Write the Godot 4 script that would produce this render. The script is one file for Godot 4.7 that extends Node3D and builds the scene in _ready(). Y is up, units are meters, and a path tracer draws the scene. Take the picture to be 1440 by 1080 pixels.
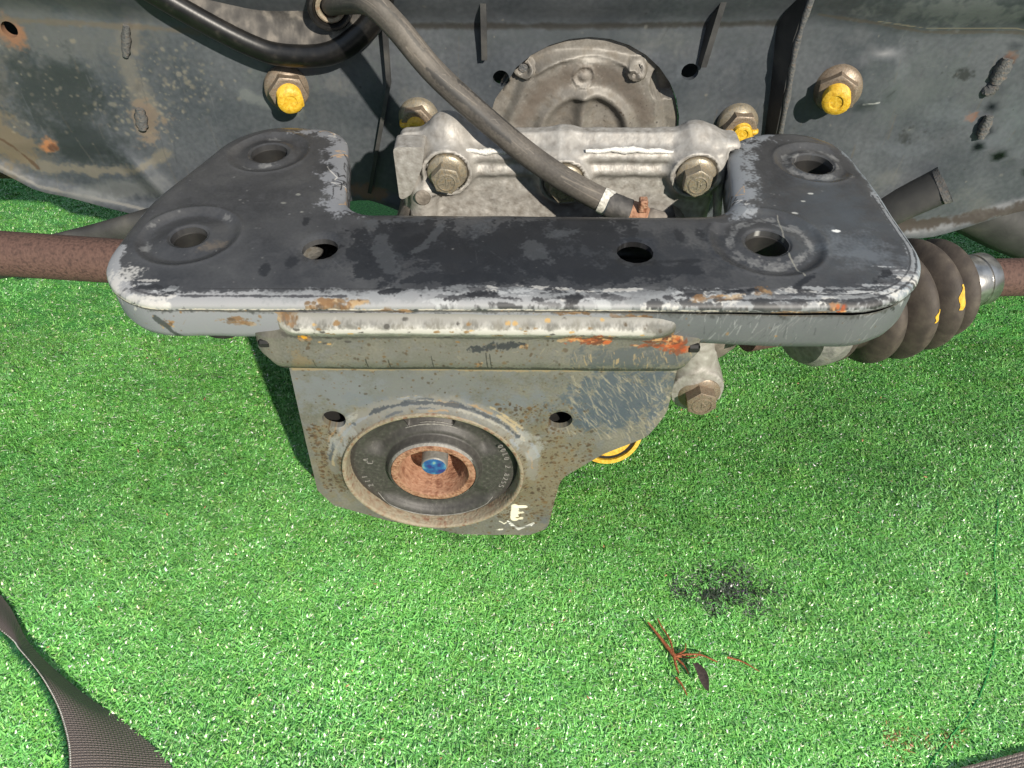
extends Node3D
# A rear differential with its stamped mounting bracket, standing on artificial turf in front of a painted crossmember.
# Metres, y up. The turf lies at y = 0, the bracket's top plate at y = 0.21, distance from the photographer is -z.

const TOP := 0.21
var n1: PackedByteArray      # coarse, middle and fine noise tiles, 512 x 512
var n2: PackedByteArray
var n3: PackedByteArray
var rng := RandomNumberGenerator.new()
var M := {}

# ------------------------------------------------------------------ mesh collecting

class MB:
	var v := PackedVector3Array()
	var n := PackedVector3Array()
	var t := PackedVector2Array()
	var c := PackedColorArray()
	var i := PackedInt32Array()
	var tint := Color.WHITE

	func vert(p: Vector3, nn: Vector3, uv := Vector2.ZERO) -> int:
		v.append(p); n.append(nn); t.append(uv); c.append(tint)
		return v.size() - 1

	func tri(a: int, b: int, d: int) -> void:
		var g := (v[b] - v[a]).cross(v[d] - v[a])
		if g.dot(n[a] + n[b] + n[d]) > 0.0:
			i.append(a); i.append(d); i.append(b)
		else:
			i.append(a); i.append(b); i.append(d)

	func quad(a: int, b: int, d: int, e: int) -> void:
		tri(a, b, d); tri(a, d, e)

	func flat(p: Array) -> void:       # a flat polygon, fanned
		var nn: Vector3 = (p[2] - p[0]).cross(p[1] - p[0]).normalized()
		var ids := []
		for q in p:
			ids.append(vert(q, nn))
		for k in range(1, p.size() - 1):
			i.append(ids[0]); i.append(ids[k]); i.append(ids[k + 1])

	func strip(a: PackedInt32Array, b: PackedInt32Array, closed := false) -> void:
		var m := a.size()
		for k in (m if closed else m - 1):
			quad(a[k], a[(k + 1) % m], b[(k + 1) % m], b[k])

	func mesh() -> ArrayMesh:
		var arr := []
		arr.resize(Mesh.ARRAY_MAX)
		arr[Mesh.ARRAY_VERTEX] = v; arr[Mesh.ARRAY_NORMAL] = n; arr[Mesh.ARRAY_TEX_UV] = t; arr[Mesh.ARRAY_COLOR] = c; arr[Mesh.ARRAY_INDEX] = i
		var am := ArrayMesh.new()
		am.add_surface_from_arrays(Mesh.PRIMITIVE_TRIANGLES, arr)
		return am

# ------------------------------------------------------------------ a surface's own paint: colour, gloss and fine relief

class Canvas:
	var w: int
	var h: int
	var ppm: float
	var ox: float
	var oy: float
	var px: PackedByteArray            # r g b + roughness
	var ht: PackedByteArray            # relief, 128 is level
	var s

	func _init(scene: Node3D, x0: float, y0: float, x1: float, y1: float, per_metre: float) -> void:
		s = scene; ox = x0; oy = y0; ppm = per_metre
		w = int((x1 - x0) * ppm); h = int((y1 - y0) * ppm)
		px.resize(w * h * 4); ht.resize(w * h); ht.fill(128)

	func uv(p: Vector2) -> Vector2:
		return Vector2((p.x - ox) * ppm / w, (p.y - oy) * ppm / h)

	func base(a: Color, b: Color, d: Color, grain: float, r0: float, r1: float, bump := 8.0) -> void:
		for y in h:
			for x in w:
				var k := ((y & 511) << 9) | (x & 511)
				var f: float = s.n1[k] / 255.0
				var g: float = s.n2[(((y + 77) & 511) << 9) | ((x + 191) & 511)] / 255.0
				var e: float = (s.n3[k] / 255.0 - 0.5) * grain
				f = clampf((f - 0.5) * 1.8 + 0.5, 0, 1)
				g = clampf((g - 0.55) * 3.0, 0, 1)
				var q := (y * w + x) * 4
				px[q] = clampi(int((lerpf(lerpf(a.r, b.r, f), d.r, g) + e) * 255.0), 0, 255)
				px[q + 1] = clampi(int((lerpf(lerpf(a.g, b.g, f), d.g, g) + e) * 255.0), 0, 255)
				px[q + 2] = clampi(int((lerpf(lerpf(a.b, b.b, f), d.b, g) + e) * 255.0), 0, 255)
				px[q + 3] = clampi(int(lerpf(r0, r1, g) * 255.0 + e * 300.0), 0, 255)
				ht[y * w + x] = clampi(128 + int((s.n3[k] / 255.0 - 0.5) * bump * 2.0 + (g - 0.4) * bump), 0, 255)

	func put(x: int, y: int, col: Color, a: float, rough: float, lift: float) -> void:
		var q := (y * w + x) * 4
		px[q] = int(lerpf(px[q], col.r * 255.0, a))
		px[q + 1] = int(lerpf(px[q + 1], col.g * 255.0, a))
		px[q + 2] = int(lerpf(px[q + 2], col.b * 255.0, a))
		if rough >= 0.0:
			px[q + 3] = int(lerpf(px[q + 3], rough * 255.0, a))
		if lift != 0.0:
			ht[y * w + x] = clampi(ht[y * w + x] + int(lift * a), 0, 255)

	func blob(cx: float, cy: float, rx: float, ry: float, deg: float, col: Color, a := 1.0, ragged := 0.6, soft := 0.3, rough := -1.0, lift := 0.0) -> void:
		var X := (cx - ox) * ppm
		var Y := (cy - oy) * ppm
		var RX := maxf(rx * ppm, 0.6)
		var RY := maxf(ry * ppm, 0.6)
		var m := maxf(RX, RY) * (1.0 + ragged * 0.6) + 1.0
		var co := cos(deg_to_rad(deg))
		var si := sin(deg_to_rad(deg))
		var off := int(X * 7.0 + Y * 13.0)
		for y in range(maxi(0, int(Y - m)), mini(h, int(Y + m) + 1)):
			for x in range(maxi(0, int(X - m)), mini(w, int(X + m) + 1)):
				var dx := x - X
				var dy := y - Y
				var u := (dx * co + dy * si) / RX
				var v := (-dx * si + dy * co) / RY
				var dd := sqrt(u * u + v * v)
				if dd > 1.6 + ragged:
					continue
				var k := (((y + off) & 511) << 9) | ((x + off * 3) & 511)
				dd += (s.n2[k] / 255.0 - 0.5) * ragged * 1.6 + (s.n3[k] / 255.0 - 0.5) * ragged * 0.9
				var t := clampf((1.0 - dd) / soft, 0, 1) * a
				if t > 0.01:
					put(x, y, col, t, rough, lift)

	func line(pts: Array, width: float, col: Color, a := 1.0, ragged := 0.6, soft := 0.4, rough := -1.0, lift := 0.0) -> void:
		if pts.size() < 2:
			return
		var W := maxf(width * 0.5 * ppm, 0.6)
		var m := W * (1.0 + ragged) + 1.0
		var lo := Vector2(1e9, 1e9)
		var hi := Vector2(-1e9, -1e9)
		for p in pts:
			lo = lo.min(p); hi = hi.max(p)
		var x0 := maxi(0, int((lo.x - ox) * ppm - m))
		var y0 := maxi(0, int((lo.y - oy) * ppm - m))
		var x1 := mini(w - 1, int((hi.x - ox) * ppm + m) + 1)
		var y1 := mini(h - 1, int((hi.y - oy) * ppm + m) + 1)
		if x1 < x0 or y1 < y0:
			return
		var bw := x1 - x0 + 1
		var near := PackedFloat32Array()
		near.resize(bw * (y1 - y0 + 1))
		near.fill(9.0)
		var touched := PackedInt32Array()
		for k in pts.size() - 1:
			if pts.size() > 12 and (pts[k + 1] - pts[k]).length() > 0.03:
				continue
			var A := (Vector2(pts[k].x - ox, pts[k].y - oy)) * ppm
			var B := (Vector2(pts[k + 1].x - ox, pts[k + 1].y - oy)) * ppm
			var d := B - A
			var L := maxf(d.length_squared(), 0.001)
			for y in range(maxi(y0, int(minf(A.y, B.y) - m)), mini(y1, int(maxf(A.y, B.y) + m) + 1) + 1):
				for x in range(maxi(x0, int(minf(A.x, B.x) - m)), mini(x1, int(maxf(A.x, B.x) + m) + 1) + 1):
					var P := Vector2(x, y) - A
					var dd: float = (P - d * clampf(P.dot(d) / L, 0, 1)).length() / W
					var q := (y - y0) * bw + x - x0
					if dd < near[q]:
						if near[q] > 8.0:
							touched.append(q)
						near[q] = dd
		for q in touched:
			var dd := near[q]
			if dd > 1.0 + ragged:
				continue
			var x := x0 + q % bw
			var y := y0 + q / bw
			var k := ((y & 511) << 9) | (x & 511)
			dd += (s.n2[k] / 255.0 - 0.5) * ragged * 1.5 + (s.n3[k] / 255.0 - 0.5) * ragged
			var t := clampf((1.0 - dd) / soft, 0, 1) * a
			if t > 0.01:
				put(x, y, col, t, rough, lift)

	func rust(cx: float, cy: float, rx: float, ry: float, hot := 0.5) -> void:
		var cols := [Color8(92, 70, 46), Color8(112, 84, 56), Color8(132, 104, 72), Color8(160, 134, 98), Color8(76, 60, 44)]
		if hot > 0.5:
			cols = [Color8(152, 68, 32), Color8(172, 90, 44), Color8(194, 130, 76), Color8(206, 160, 108), Color8(112, 60, 36), Color8(86, 54, 36)]
		for k in 22:
			var r: float = s.rng.randf_range(0.12, 0.42)
			blob(cx + s.rng.randf_range(-1, 1) * rx, cy + s.rng.randf_range(-1, 1) * ry, rx * r, maxf(ry * r * 1.6, 0.0004), s.rng.randf_range(-20, 20), cols[s.rng.randi() % cols.size()], s.rng.randf_range(0.4, 0.9), 1.4, 0.5, 0.88, 14.0)

	func specks(x0: float, y0: float, x1: float, y1: float, count: int, r0: float, r1: float, cols: Array, a := 0.8, rough := -1.0, lift := 0.0) -> void:
		for k in count:
			var r: float = lerpf(r0, r1, pow(s.rng.randf(), 2.5))
			blob(s.rng.randf_range(x0, x1), s.rng.randf_range(y0, y1), r, r * s.rng.randf_range(0.5, 1.0), s.rng.randf() * 180.0, cols[s.rng.randi() % cols.size()], a * s.rng.randf_range(0.5, 1.0), 0.7, 0.5, rough, lift)

	func streaks(x0: float, y0: float, x1: float, y1: float, count: int, length: float, deg: float, vary: float, width: float, cols: Array, a := 0.6, rough := -1.0, lift := 0.0) -> void:
		for k in count:
			var p: Vector2 = Vector2(s.rng.randf_range(x0, x1), s.rng.randf_range(y0, y1))
			var q: Vector2 = p + Vector2.from_angle(deg_to_rad(deg + s.rng.randf_range(-vary, vary))) * length * s.rng.randf_range(0.3, 1.2)
			line([p, q], width * s.rng.randf_range(0.5, 1.3), cols[s.rng.randi() % cols.size()], a * s.rng.randf_range(0.4, 1.0), 0.8, 0.6, rough, lift)

	func material(bump: float, metallic := 0.0, spec := 0.5) -> StandardMaterial3D:
		var m := StandardMaterial3D.new()
		var im := Image.create_from_data(w, h, false, Image.FORMAT_RGBA8, px)
		var tx := ImageTexture.create_from_image(im)
		m.albedo_texture = tx
		m.roughness = 1.0
		m.roughness_texture = tx
		m.roughness_texture_channel = BaseMaterial3D.TEXTURE_CHANNEL_ALPHA
		m.metallic = metallic
		m.metallic_specular = spec
		m.heightmap_enabled = true
		m.heightmap_scale = bump
		m.heightmap_texture = ImageTexture.create_from_image(Image.create_from_data(w, h, false, Image.FORMAT_L8, ht))
		m.texture_repeat = false
		return m

# ------------------------------------------------------------------ helpers

func C(r: int, g: int, b: int) -> Color:
	return Color8(r, g, b)

func tile(seed_: int, freq: float, oct: int, type := FastNoiseLite.TYPE_SIMPLEX_SMOOTH) -> PackedByteArray:
	var f := FastNoiseLite.new()
	f.seed = seed_; f.frequency = freq; f.noise_type = type; f.fractal_octaves = oct
	var im := f.get_seamless_image(512, 512)
	im.convert(Image.FORMAT_L8)
	return im.get_data()

func numbered(called: String, under: Node) -> String:
	if not under.has_node(called):
		return called
	var k := 1
	while under.has_node("%s_%03d" % [called, k]):
		k += 1
	return "%s_%03d" % [called, k]

func thing(called: String, label: String, category: String, at := Vector3.ZERO, group := "") -> Node3D:
	var o := Node3D.new()
	o.name = numbered(called, self)
	o.position = at
	add_child(o)
	tag(o, label, category, group)
	return o

func tag(o: Node, label: String, category: String, group := "") -> void:
	o.set_meta("label", label); o.set_meta("category", category)
	if group: o.set_meta("group", group)

func obj(called: String, mb, m: Material, parent: Node = null, label := "") -> MeshInstance3D:
	var o := MeshInstance3D.new()
	var under: Node = parent if parent else self
	o.name = numbered(called, under)
	o.mesh = mb if mb is Mesh else mb.mesh()
	o.material_override = m
	under.add_child(o)
	if label: o.set_meta("label", label)
	return o

func struct_(o: Node, label: String, kind := "structure") -> void:
	o.set_meta("kind", kind); o.set_meta("label", label)
	o.set_meta("category", "ground" if kind == "structure" else "artificial grass")

func noise_tex(seed_: int, freq: float, cols: Array, oct := 4, size := 256, cell := false) -> NoiseTexture2D:
	var f := FastNoiseLite.new()
	f.seed = seed_; f.frequency = freq; f.fractal_octaves = oct
	f.noise_type = FastNoiseLite.TYPE_CELLULAR if cell else FastNoiseLite.TYPE_SIMPLEX_SMOOTH
	var t := NoiseTexture2D.new()
	t.width = size; t.height = size; t.seamless = true; t.noise = f
	if cols:
		var g := Gradient.new()
		var offs := PackedFloat32Array()
		var cc := PackedColorArray()
		for k in cols.size():
			offs.append(cols[k][0]); cc.append(cols[k][1])
		g.offsets = offs; g.colors = cc
		t.color_ramp = g
	return t

func mat(seed_: int, cols: Array, freq: float, scale: float, rough: float, metallic := 0.0, bump := 0.0, bump_freq := 0.06, coat := 0.0) -> StandardMaterial3D:
	var m := StandardMaterial3D.new()
	if cols.size() == 1:
		m.albedo_color = cols[0][1]
	else:
		m.albedo_texture = noise_tex(seed_, freq, cols)
	m.uv1_triplanar = true
	m.uv1_scale = Vector3.ONE * scale
	m.roughness = rough
	m.metallic = metallic
	if bump > 0.0:
		m.heightmap_enabled = true
		m.heightmap_scale = bump
		m.heightmap_texture = noise_tex(seed_ + 5, bump_freq, [], 5)
	if coat > 0.0:
		m.clearcoat_enabled = true; m.clearcoat = coat; m.clearcoat_roughness = 0.15
	return m

func round_poly(verts: Array, step := 0.004) -> PackedVector2Array:
	# corners given as [x, y, radius]; straight runs are divided so that dents and wear can follow them
	var out := PackedVector2Array()
	var m := verts.size()
	for k in m:
		var p := Vector2(verts[k][0], verts[k][1])
		var a := Vector2(verts[(k + m - 1) % m][0], verts[(k + m - 1) % m][1])
		var b := Vector2(verts[(k + 1) % m][0], verts[(k + 1) % m][1])
		var r: float = verts[k][2]
		var d1 := (a - p).normalized()
		var d2 := (b - p).normalized()
		var half := acos(clampf(d1.dot(d2), -1, 1)) * 0.5
		if r < 0.0001 or half > PI * 0.49:
			out.append(p)
			continue
		var run := minf(r / tan(half), minf(p.distance_to(a), p.distance_to(b)) * 0.49)
		r = run * tan(half)
		var ctr := p + (d1 + d2).normalized() * (r / sin(half))
		var s := p + d1 * run - ctr
		var e := p + d2 * run - ctr
		var ang := s.angle_to(e)
		var cnt := maxi(3, int(absf(ang) * r / step) + 1)
		for j in cnt + 1:
			out.append(ctr + s.rotated(ang * j / cnt))
	var full := PackedVector2Array()
	for k in out.size():
		var a := out[k]
		var b := out[(k + 1) % out.size()]
		var cnt := maxi(1, int(a.distance_to(b) / (step * 1.6)))
		for j in cnt:
			full.append(a.lerp(b, float(j) / cnt))
	return full

func outward(poly: PackedVector2Array) -> PackedVector2Array:
	var out := PackedVector2Array()
	var sgn := -1.0 if Geometry2D.is_polygon_clockwise(poly) else 1.0
	for k in poly.size():
		var d := (poly[(k + 1) % poly.size()] - poly[(k + poly.size() - 1) % poly.size()]).normalized()
		out.append(Vector2(d.y, -d.x) * sgn)
	return out

func sheet(mb: MB, edge: PackedVector2Array, holes: Array, extra: PackedVector2Array, spacing: float, pos: Callable, uv: Callable, face: Vector3) -> void:
	# a surface over a 2D outline with round holes [centre, radius]; pos gives the 3D point of a 2D one, face the side it shows
	var pts := PackedVector2Array(edge)
	for hl in holes:
		for k in 32:
			pts.append(hl[0] + Vector2.from_angle(TAU * k / 32) * hl[1])
	pts.append_array(extra)
	var lo := edge[0]
	var hi := edge[0]
	for p in edge:
		lo = lo.min(p); hi = hi.max(p)
	var y := lo.y + spacing * 0.5
	var row := 0
	while y < hi.y:
		var x := lo.x + spacing * (0.5 if row % 2 == 0 else 1.0)
		while x < hi.x:
			var p := Vector2(x + rng.randf_range(-0.1, 0.1) * spacing, y + rng.randf_range(-0.1, 0.1) * spacing)
			x += spacing
			if not Geometry2D.is_point_in_polygon(p, edge):
				continue
			var ok := true
			for hl in holes:
				if p.distance_to(hl[0]) < hl[1] + spacing * 0.35:
					ok = false
					break
			if ok:
				pts.append(p)
		y += spacing * 0.87
		row += 1
	var tri := Geometry2D.triangulate_delaunay(pts)
	var ids := PackedInt32Array()
	var e := 0.0004
	for p in pts:
		var a: Vector3 = pos.call(p)
		var nn: Vector3 = (pos.call(p + Vector2(e, 0)) - pos.call(p - Vector2(e, 0))).cross(pos.call(p + Vector2(0, e)) - pos.call(p - Vector2(0, e))).normalized()
		if nn.dot(face) < 0.0:
			nn = -nn
		ids.append(mb.vert(a, nn, uv.call(p)))
	for k in range(0, tri.size(), 3):
		var c := (pts[tri[k]] + pts[tri[k + 1]] + pts[tri[k + 2]]) / 3.0
		if not Geometry2D.is_point_in_polygon(c, edge):
			continue
		var inside := true
		for hl in holes:
			if c.distance_to(hl[0]) < hl[1] * 0.985:
				inside = false
				break
		if inside:
			mb.tri(ids[tri[k]], ids[tri[k + 1]], ids[tri[k + 2]])

func lathe(mb: MB, prof: Array, xf: Transform3D, segs := 32, closed := false, wob := 0.0) -> void:
	# profile points (radius, height along the local y axis); corners sharper than 40 degrees stay sharp
	var m := prof.size()
	var nrm := []
	for k in m - 1:
		var d: Vector2 = (prof[k + 1] - prof[k]).normalized()
		nrm.append(Vector2(d.y, -d.x))
	for k in m - 1:
		var na: Vector2 = nrm[k]
		var nb: Vector2 = nrm[k]
		if k > 0 and nrm[k - 1].dot(nrm[k]) > 0.76:
			na = (nrm[k - 1] + nrm[k]).normalized()
		if k < m - 2 and nrm[k + 1].dot(nrm[k]) > 0.76:
			nb = (nrm[k + 1] + nrm[k]).normalized()
		var ra := PackedInt32Array()
		var rb := PackedInt32Array()
		for j in segs + 1:
			var th := TAU * j / segs
			var co := cos(th)
			var si := sin(th)
			var wv := 1.0 + wob * (sin(th * 3.0 + prof[k].y * 90.0) + sin(th * 7.0 + 1.3) * 0.5)
			var pa := xf * Vector3(prof[k].x * co * wv, prof[k].y, prof[k].x * si * wv)
			var pb := xf * Vector3(prof[k + 1].x * co * wv, prof[k + 1].y, prof[k + 1].x * si * wv)
			ra.append(mb.vert(pa, (xf.basis * Vector3(na.x * co, na.y, na.x * si)).normalized(), Vector2(th * 0.02, prof[k].y)))
			rb.append(mb.vert(pb, (xf.basis * Vector3(nb.x * co, nb.y, nb.x * si)).normalized(), Vector2(th * 0.02, prof[k + 1].y)))
		mb.strip(ra, rb)

func along(dir: Vector3, at: Vector3) -> Transform3D:
	var y := dir.normalized()
	var x := y.cross(Vector3.FORWARD if absf(y.z) < 0.9 else Vector3.RIGHT).normalized()
	return Transform3D(Basis(x, y, x.cross(y)), at)

func smooth_path(pts: Array, per := 8) -> Array:
	var out := []
	for k in pts.size() - 1:
		var p0: Vector3 = pts[maxi(k - 1, 0)]
		var p3: Vector3 = pts[mini(k + 2, pts.size() - 1)]
		for j in per:
			out.append((pts[k] as Vector3).cubic_interpolate(pts[k + 1], p0, p3, float(j) / per))
	out.append(pts[-1])
	return out

func tube(mb: MB, pts: Array, rad: Callable, sides := 20, squash := Vector2.ONE, caps := true) -> void:
	var up := Vector3(0.1, 0.9, 0.35).normalized()
	var prev := PackedInt32Array()
	var run := 0.0
	for k in pts.size():
		var d: Vector3 = (pts[mini(k + 1, pts.size() - 1)] - pts[maxi(k - 1, 0)]).normalized()
		var x := d.cross(up).normalized()
		var y := x.cross(d).normalized()
		up = y
		if k > 0:
			run += pts[k].distance_to(pts[k - 1])
		var ring := PackedInt32Array()
		for j in sides + 1:
			var th := TAU * j / sides
			var r: float = rad.call(float(k) / (pts.size() - 1), th)
			var dirv := x * cos(th) * squash.x + y * sin(th) * squash.y
			var nn := (x * cos(th) * squash.y + y * sin(th) * squash.x).normalized()
			ring.append(mb.vert(pts[k] + dirv * r, nn, Vector2(float(j) / sides * 0.06, run)))
		if k > 0:
			mb.strip(prev, ring)
		prev = ring
		if caps and (k == 0 or k == pts.size() - 1):
			var cn := -d if k == 0 else d
			var ctr := mb.vert(pts[k], cn)
			var rim := PackedInt32Array()
			for j in sides + 1:
				rim.append(mb.vert(mb.v[ring[j]], cn))
			for j in sides:
				mb.tri(ctr, rim[j], rim[j + 1])

func hexa(mb: MB, xf: Transform3D, r: float, h: float) -> void:
	# a hexagon head with its corners turned down, r over flats / 2
	var R := r / cos(PI / 6.0)
	var lo := []
	var hi := []
	for k in 6:
		var d := Vector3(cos(TAU * k / 6.0), 0, sin(TAU * k / 6.0))
		lo.append(xf * (d * R)); hi.append(xf * (d * R + Vector3(0, h * 0.86, 0)))
	for k in 6:
		var a: Vector3 = lo[k]
		var nn: Vector3 = ((lo[k] + lo[(k + 1) % 6]) * 0.5 - xf.origin).normalized()
		var ids := [mb.vert(lo[k], nn), mb.vert(lo[(k + 1) % 6], nn), mb.vert(hi[(k + 1) % 6], nn), mb.vert(hi[k], nn)]
		mb.quad(ids[0], ids[1], ids[2], ids[3])
	var ring := PackedInt32Array()
	var top := PackedInt32Array()
	var ax := xf.basis.y.normalized()
	for k in 24:
		var th := TAU * k / 24.0
		var rr := r / cos(fposmod(th, TAU / 6.0) - PI / 6.0)
		var d := Vector3(cos(th), 0, sin(th))
		ring.append(mb.vert(xf * (d * rr + Vector3(0, h * 0.86, 0)), (ax + xf.basis * d * 0.6).normalized()))
		top.append(mb.vert(xf * (d * r * 0.9 + Vector3(0, h, 0)), ax))
	mb.strip(ring, top, true)
	var ctr := mb.vert(xf * Vector3(0, h, 0), ax)
	for k in 24:
		mb.tri(ctr, top[k], top[(k + 1) % 24])

func box(mb: MB, a: Vector3, b: Vector3, ch := 0.001, xf := Transform3D.IDENTITY) -> void:
	# a box with chamfered edges
	var s := []
	for ax in 3:
		for sg in [-1.0, 1.0]:
			var u := (ax + 1) % 3
			var w := (ax + 2) % 3
			var p := []
			for q in [[-1, -1], [1, -1], [1, 1], [-1, 1]]:
				var v := Vector3.ZERO
				v[ax] = (b[ax] if sg > 0 else a[ax])
				v[u] = (b[u] - ch if q[0] > 0 else a[u] + ch)
				v[w] = (b[w] - ch if q[1] > 0 else a[w] + ch)
				p.append(v)
			s.append(p)
			var nn := Vector3.ZERO
			nn[ax] = sg
			nn = xf.basis * nn
			var ids := []
			for v in p:
				ids.append(mb.vert(xf * v, nn))
			mb.quad(ids[0], ids[1], ids[2], ids[3])
	for ax in 3:
		var u := (ax + 1) % 3
		var w := (ax + 2) % 3
		for su in [-1.0, 1.0]:
			for sw in [-1.0, 1.0]:
				var nn := Vector3.ZERO
				nn[u] = su; nn[w] = sw
				nn = (xf.basis * nn).normalized()
				var ids := []
				for q in [[0, 0], [1, 0], [1, 1], [0, 1]]:
					var v := Vector3.ZERO
					v[ax] = (b[ax] - ch if q[0] == 1 else a[ax] + ch)
					var eu: float = b[u] if su > 0 else a[u]
					var ew: float = b[w] if sw > 0 else a[w]
					v[u] = eu - (0.0 if q[1] == 0 else su * ch)
					v[w] = ew - (su * 0.0 + (sw * ch if q[1] == 0 else 0.0))
					ids.append(mb.vert(xf * v, nn))
				mb.quad(ids[0], ids[1], ids[2], ids[3])

func nets(mb: MB, lo: Vector3, hi: Vector3, cell: float, sdf: Callable) -> void:
	# surface nets: one vertex in each cell that the surface crosses
	var nx := int((hi.x - lo.x) / cell) + 2
	var ny := int((hi.y - lo.y) / cell) + 2
	var nz := int((hi.z - lo.z) / cell) + 2
	var f := PackedFloat32Array()
	f.resize(nx * ny * nz)
	for z in nz:
		for y in ny:
			for x in nx:
				f[(z * ny + y) * nx + x] = sdf.call(lo + Vector3(x, y, z) * cell)
	var at := PackedInt32Array()
	at.resize(nx * ny * nz)
	at.fill(-1)
	var e := cell * 0.4
	for z in nz - 1:
		for y in ny - 1:
			for x in nx - 1:
				var b := (z * ny + y) * nx + x
				var neg := 0
				for k in 8:
					if f[b + (k & 1) + ((k >> 1) & 1) * nx + (k >> 2) * nx * ny] < 0.0:
						neg += 1
				if neg == 0 or neg == 8:
					continue
				var sum := Vector3.ZERO
				var cnt := 0
				for k in 8:
					for ax in 3:
						if k & (1 << ax):
							continue
						var k2 := k | (1 << ax)
						var fa := f[b + (k & 1) + ((k >> 1) & 1) * nx + (k >> 2) * nx * ny]
						var fb := f[b + (k2 & 1) + ((k2 >> 1) & 1) * nx + (k2 >> 2) * nx * ny]
						if (fa < 0.0) != (fb < 0.0):
							var p := Vector3(k & 1, (k >> 1) & 1, k >> 2)
							p[ax] += fa / (fa - fb)
							sum += p
							cnt += 1
				var P := lo + (Vector3(x, y, z) + sum / cnt) * cell
				var d0: float = sdf.call(P)
				var g := Vector3(sdf.call(P + Vector3(e, 0, 0)) - d0, sdf.call(P + Vector3(0, e, 0)) - d0, sdf.call(P + Vector3(0, 0, e)) - d0)
				at[b] = mb.vert(P, g.normalized())
	for z in range(1, nz - 1):
		for y in range(1, ny - 1):
			for x in range(1, nx - 1):
				var b := (z * ny + y) * nx + x
				var s0 := f[b] < 0.0
				if s0 != (f[b + 1] < 0.0):
					_netq(mb, at[b], at[b - nx], at[b - nx - nx * ny], at[b - nx * ny])
				if s0 != (f[b + nx] < 0.0):
					_netq(mb, at[b], at[b - 1], at[b - 1 - nx * ny], at[b - nx * ny])
				if s0 != (f[b + nx * ny] < 0.0):
					_netq(mb, at[b], at[b - 1], at[b - 1 - nx], at[b - nx])

func _netq(mb: MB, a: int, b: int, d: int, e: int) -> void:
	if a >= 0 and b >= 0 and d >= 0 and e >= 0:
		mb.quad(a, b, d, e)

func smin(a: float, b: float, k: float) -> float:
	var h := maxf(k - absf(a - b), 0.0) / k
	return minf(a, b) - h * h * k * 0.25

func sdbox(p: Vector3, c: Vector3, hlf: Vector3, r: float) -> float:
	var q := (p - c).abs() - hlf + Vector3.ONE * r
	return q.max(Vector3.ZERO).length() + minf(maxf(q.x, maxf(q.y, q.z)), 0.0) - r

func sdcap(p: Vector3, a: Vector3, b: Vector3, r: float) -> float:
	var h := clampf((p - a).dot(b - a) / (b - a).length_squared(), 0, 1)
	return (p - a - (b - a) * h).length() - r

# ------------------------------------------------------------------ the scene

func _ready() -> void:
	rng.seed = 4711
	var cam := Camera3D.new()
	cam.name = "camera"
	cam.fov = 53.13
	cam.near = 0.02
	cam.far = 40.0
	add_child(cam)
	cam.position = Vector3(0, 0.454, 0)
	cam.rotation_degrees = Vector3(-45, 0, 0)

	var sm := ProceduralSkyMaterial.new()
	sm.sky_top_color = Color(0.52, 0.58, 0.66)
	sm.sky_horizon_color = Color(0.69, 0.70, 0.71)
	sm.ground_bottom_color = Color(0.16, 0.16, 0.15)
	sm.ground_horizon_color = Color(0.42, 0.43, 0.43)
	sm.sky_energy_multiplier = 1.0
	var sky := Sky.new()
	sky.sky_material = sm
	var env := Environment.new()
	env.background_mode = Environment.BG_SKY
	env.sky = sky
	env.tonemap_mode = Environment.TONE_MAPPER_LINEAR
	env.tonemap_exposure = 1.4
	env.sdfgi_enabled = true
	env.ssao_enabled = true
	env.ssil_enabled = true
	var we := WorldEnvironment.new()
	we.name = "daylight"
	we.environment = env
	add_child(we)

	var sun := DirectionalLight3D.new()
	sun.name = "sun"
	sun.light_color = Color(1.0, 0.965, 0.91)
	sun.light_energy = 1.5
	sun.light_angular_distance = 1.0
	sun.shadow_enabled = true
	add_child(sun)
	sun.look_at_from_position(Vector3(0.55, 0.76, 1.0), Vector3.ZERO)

	n1 = tile(3, 0.008, 5)
	n2 = tile(11, 0.03, 4)
	n3 = tile(23, 0.16, 3)
	make_materials()
	turf()
	crossmember()
	differential()
	bracket()
	hose_and_arm()
	shafts()
	flaps()
	litter()

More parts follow.
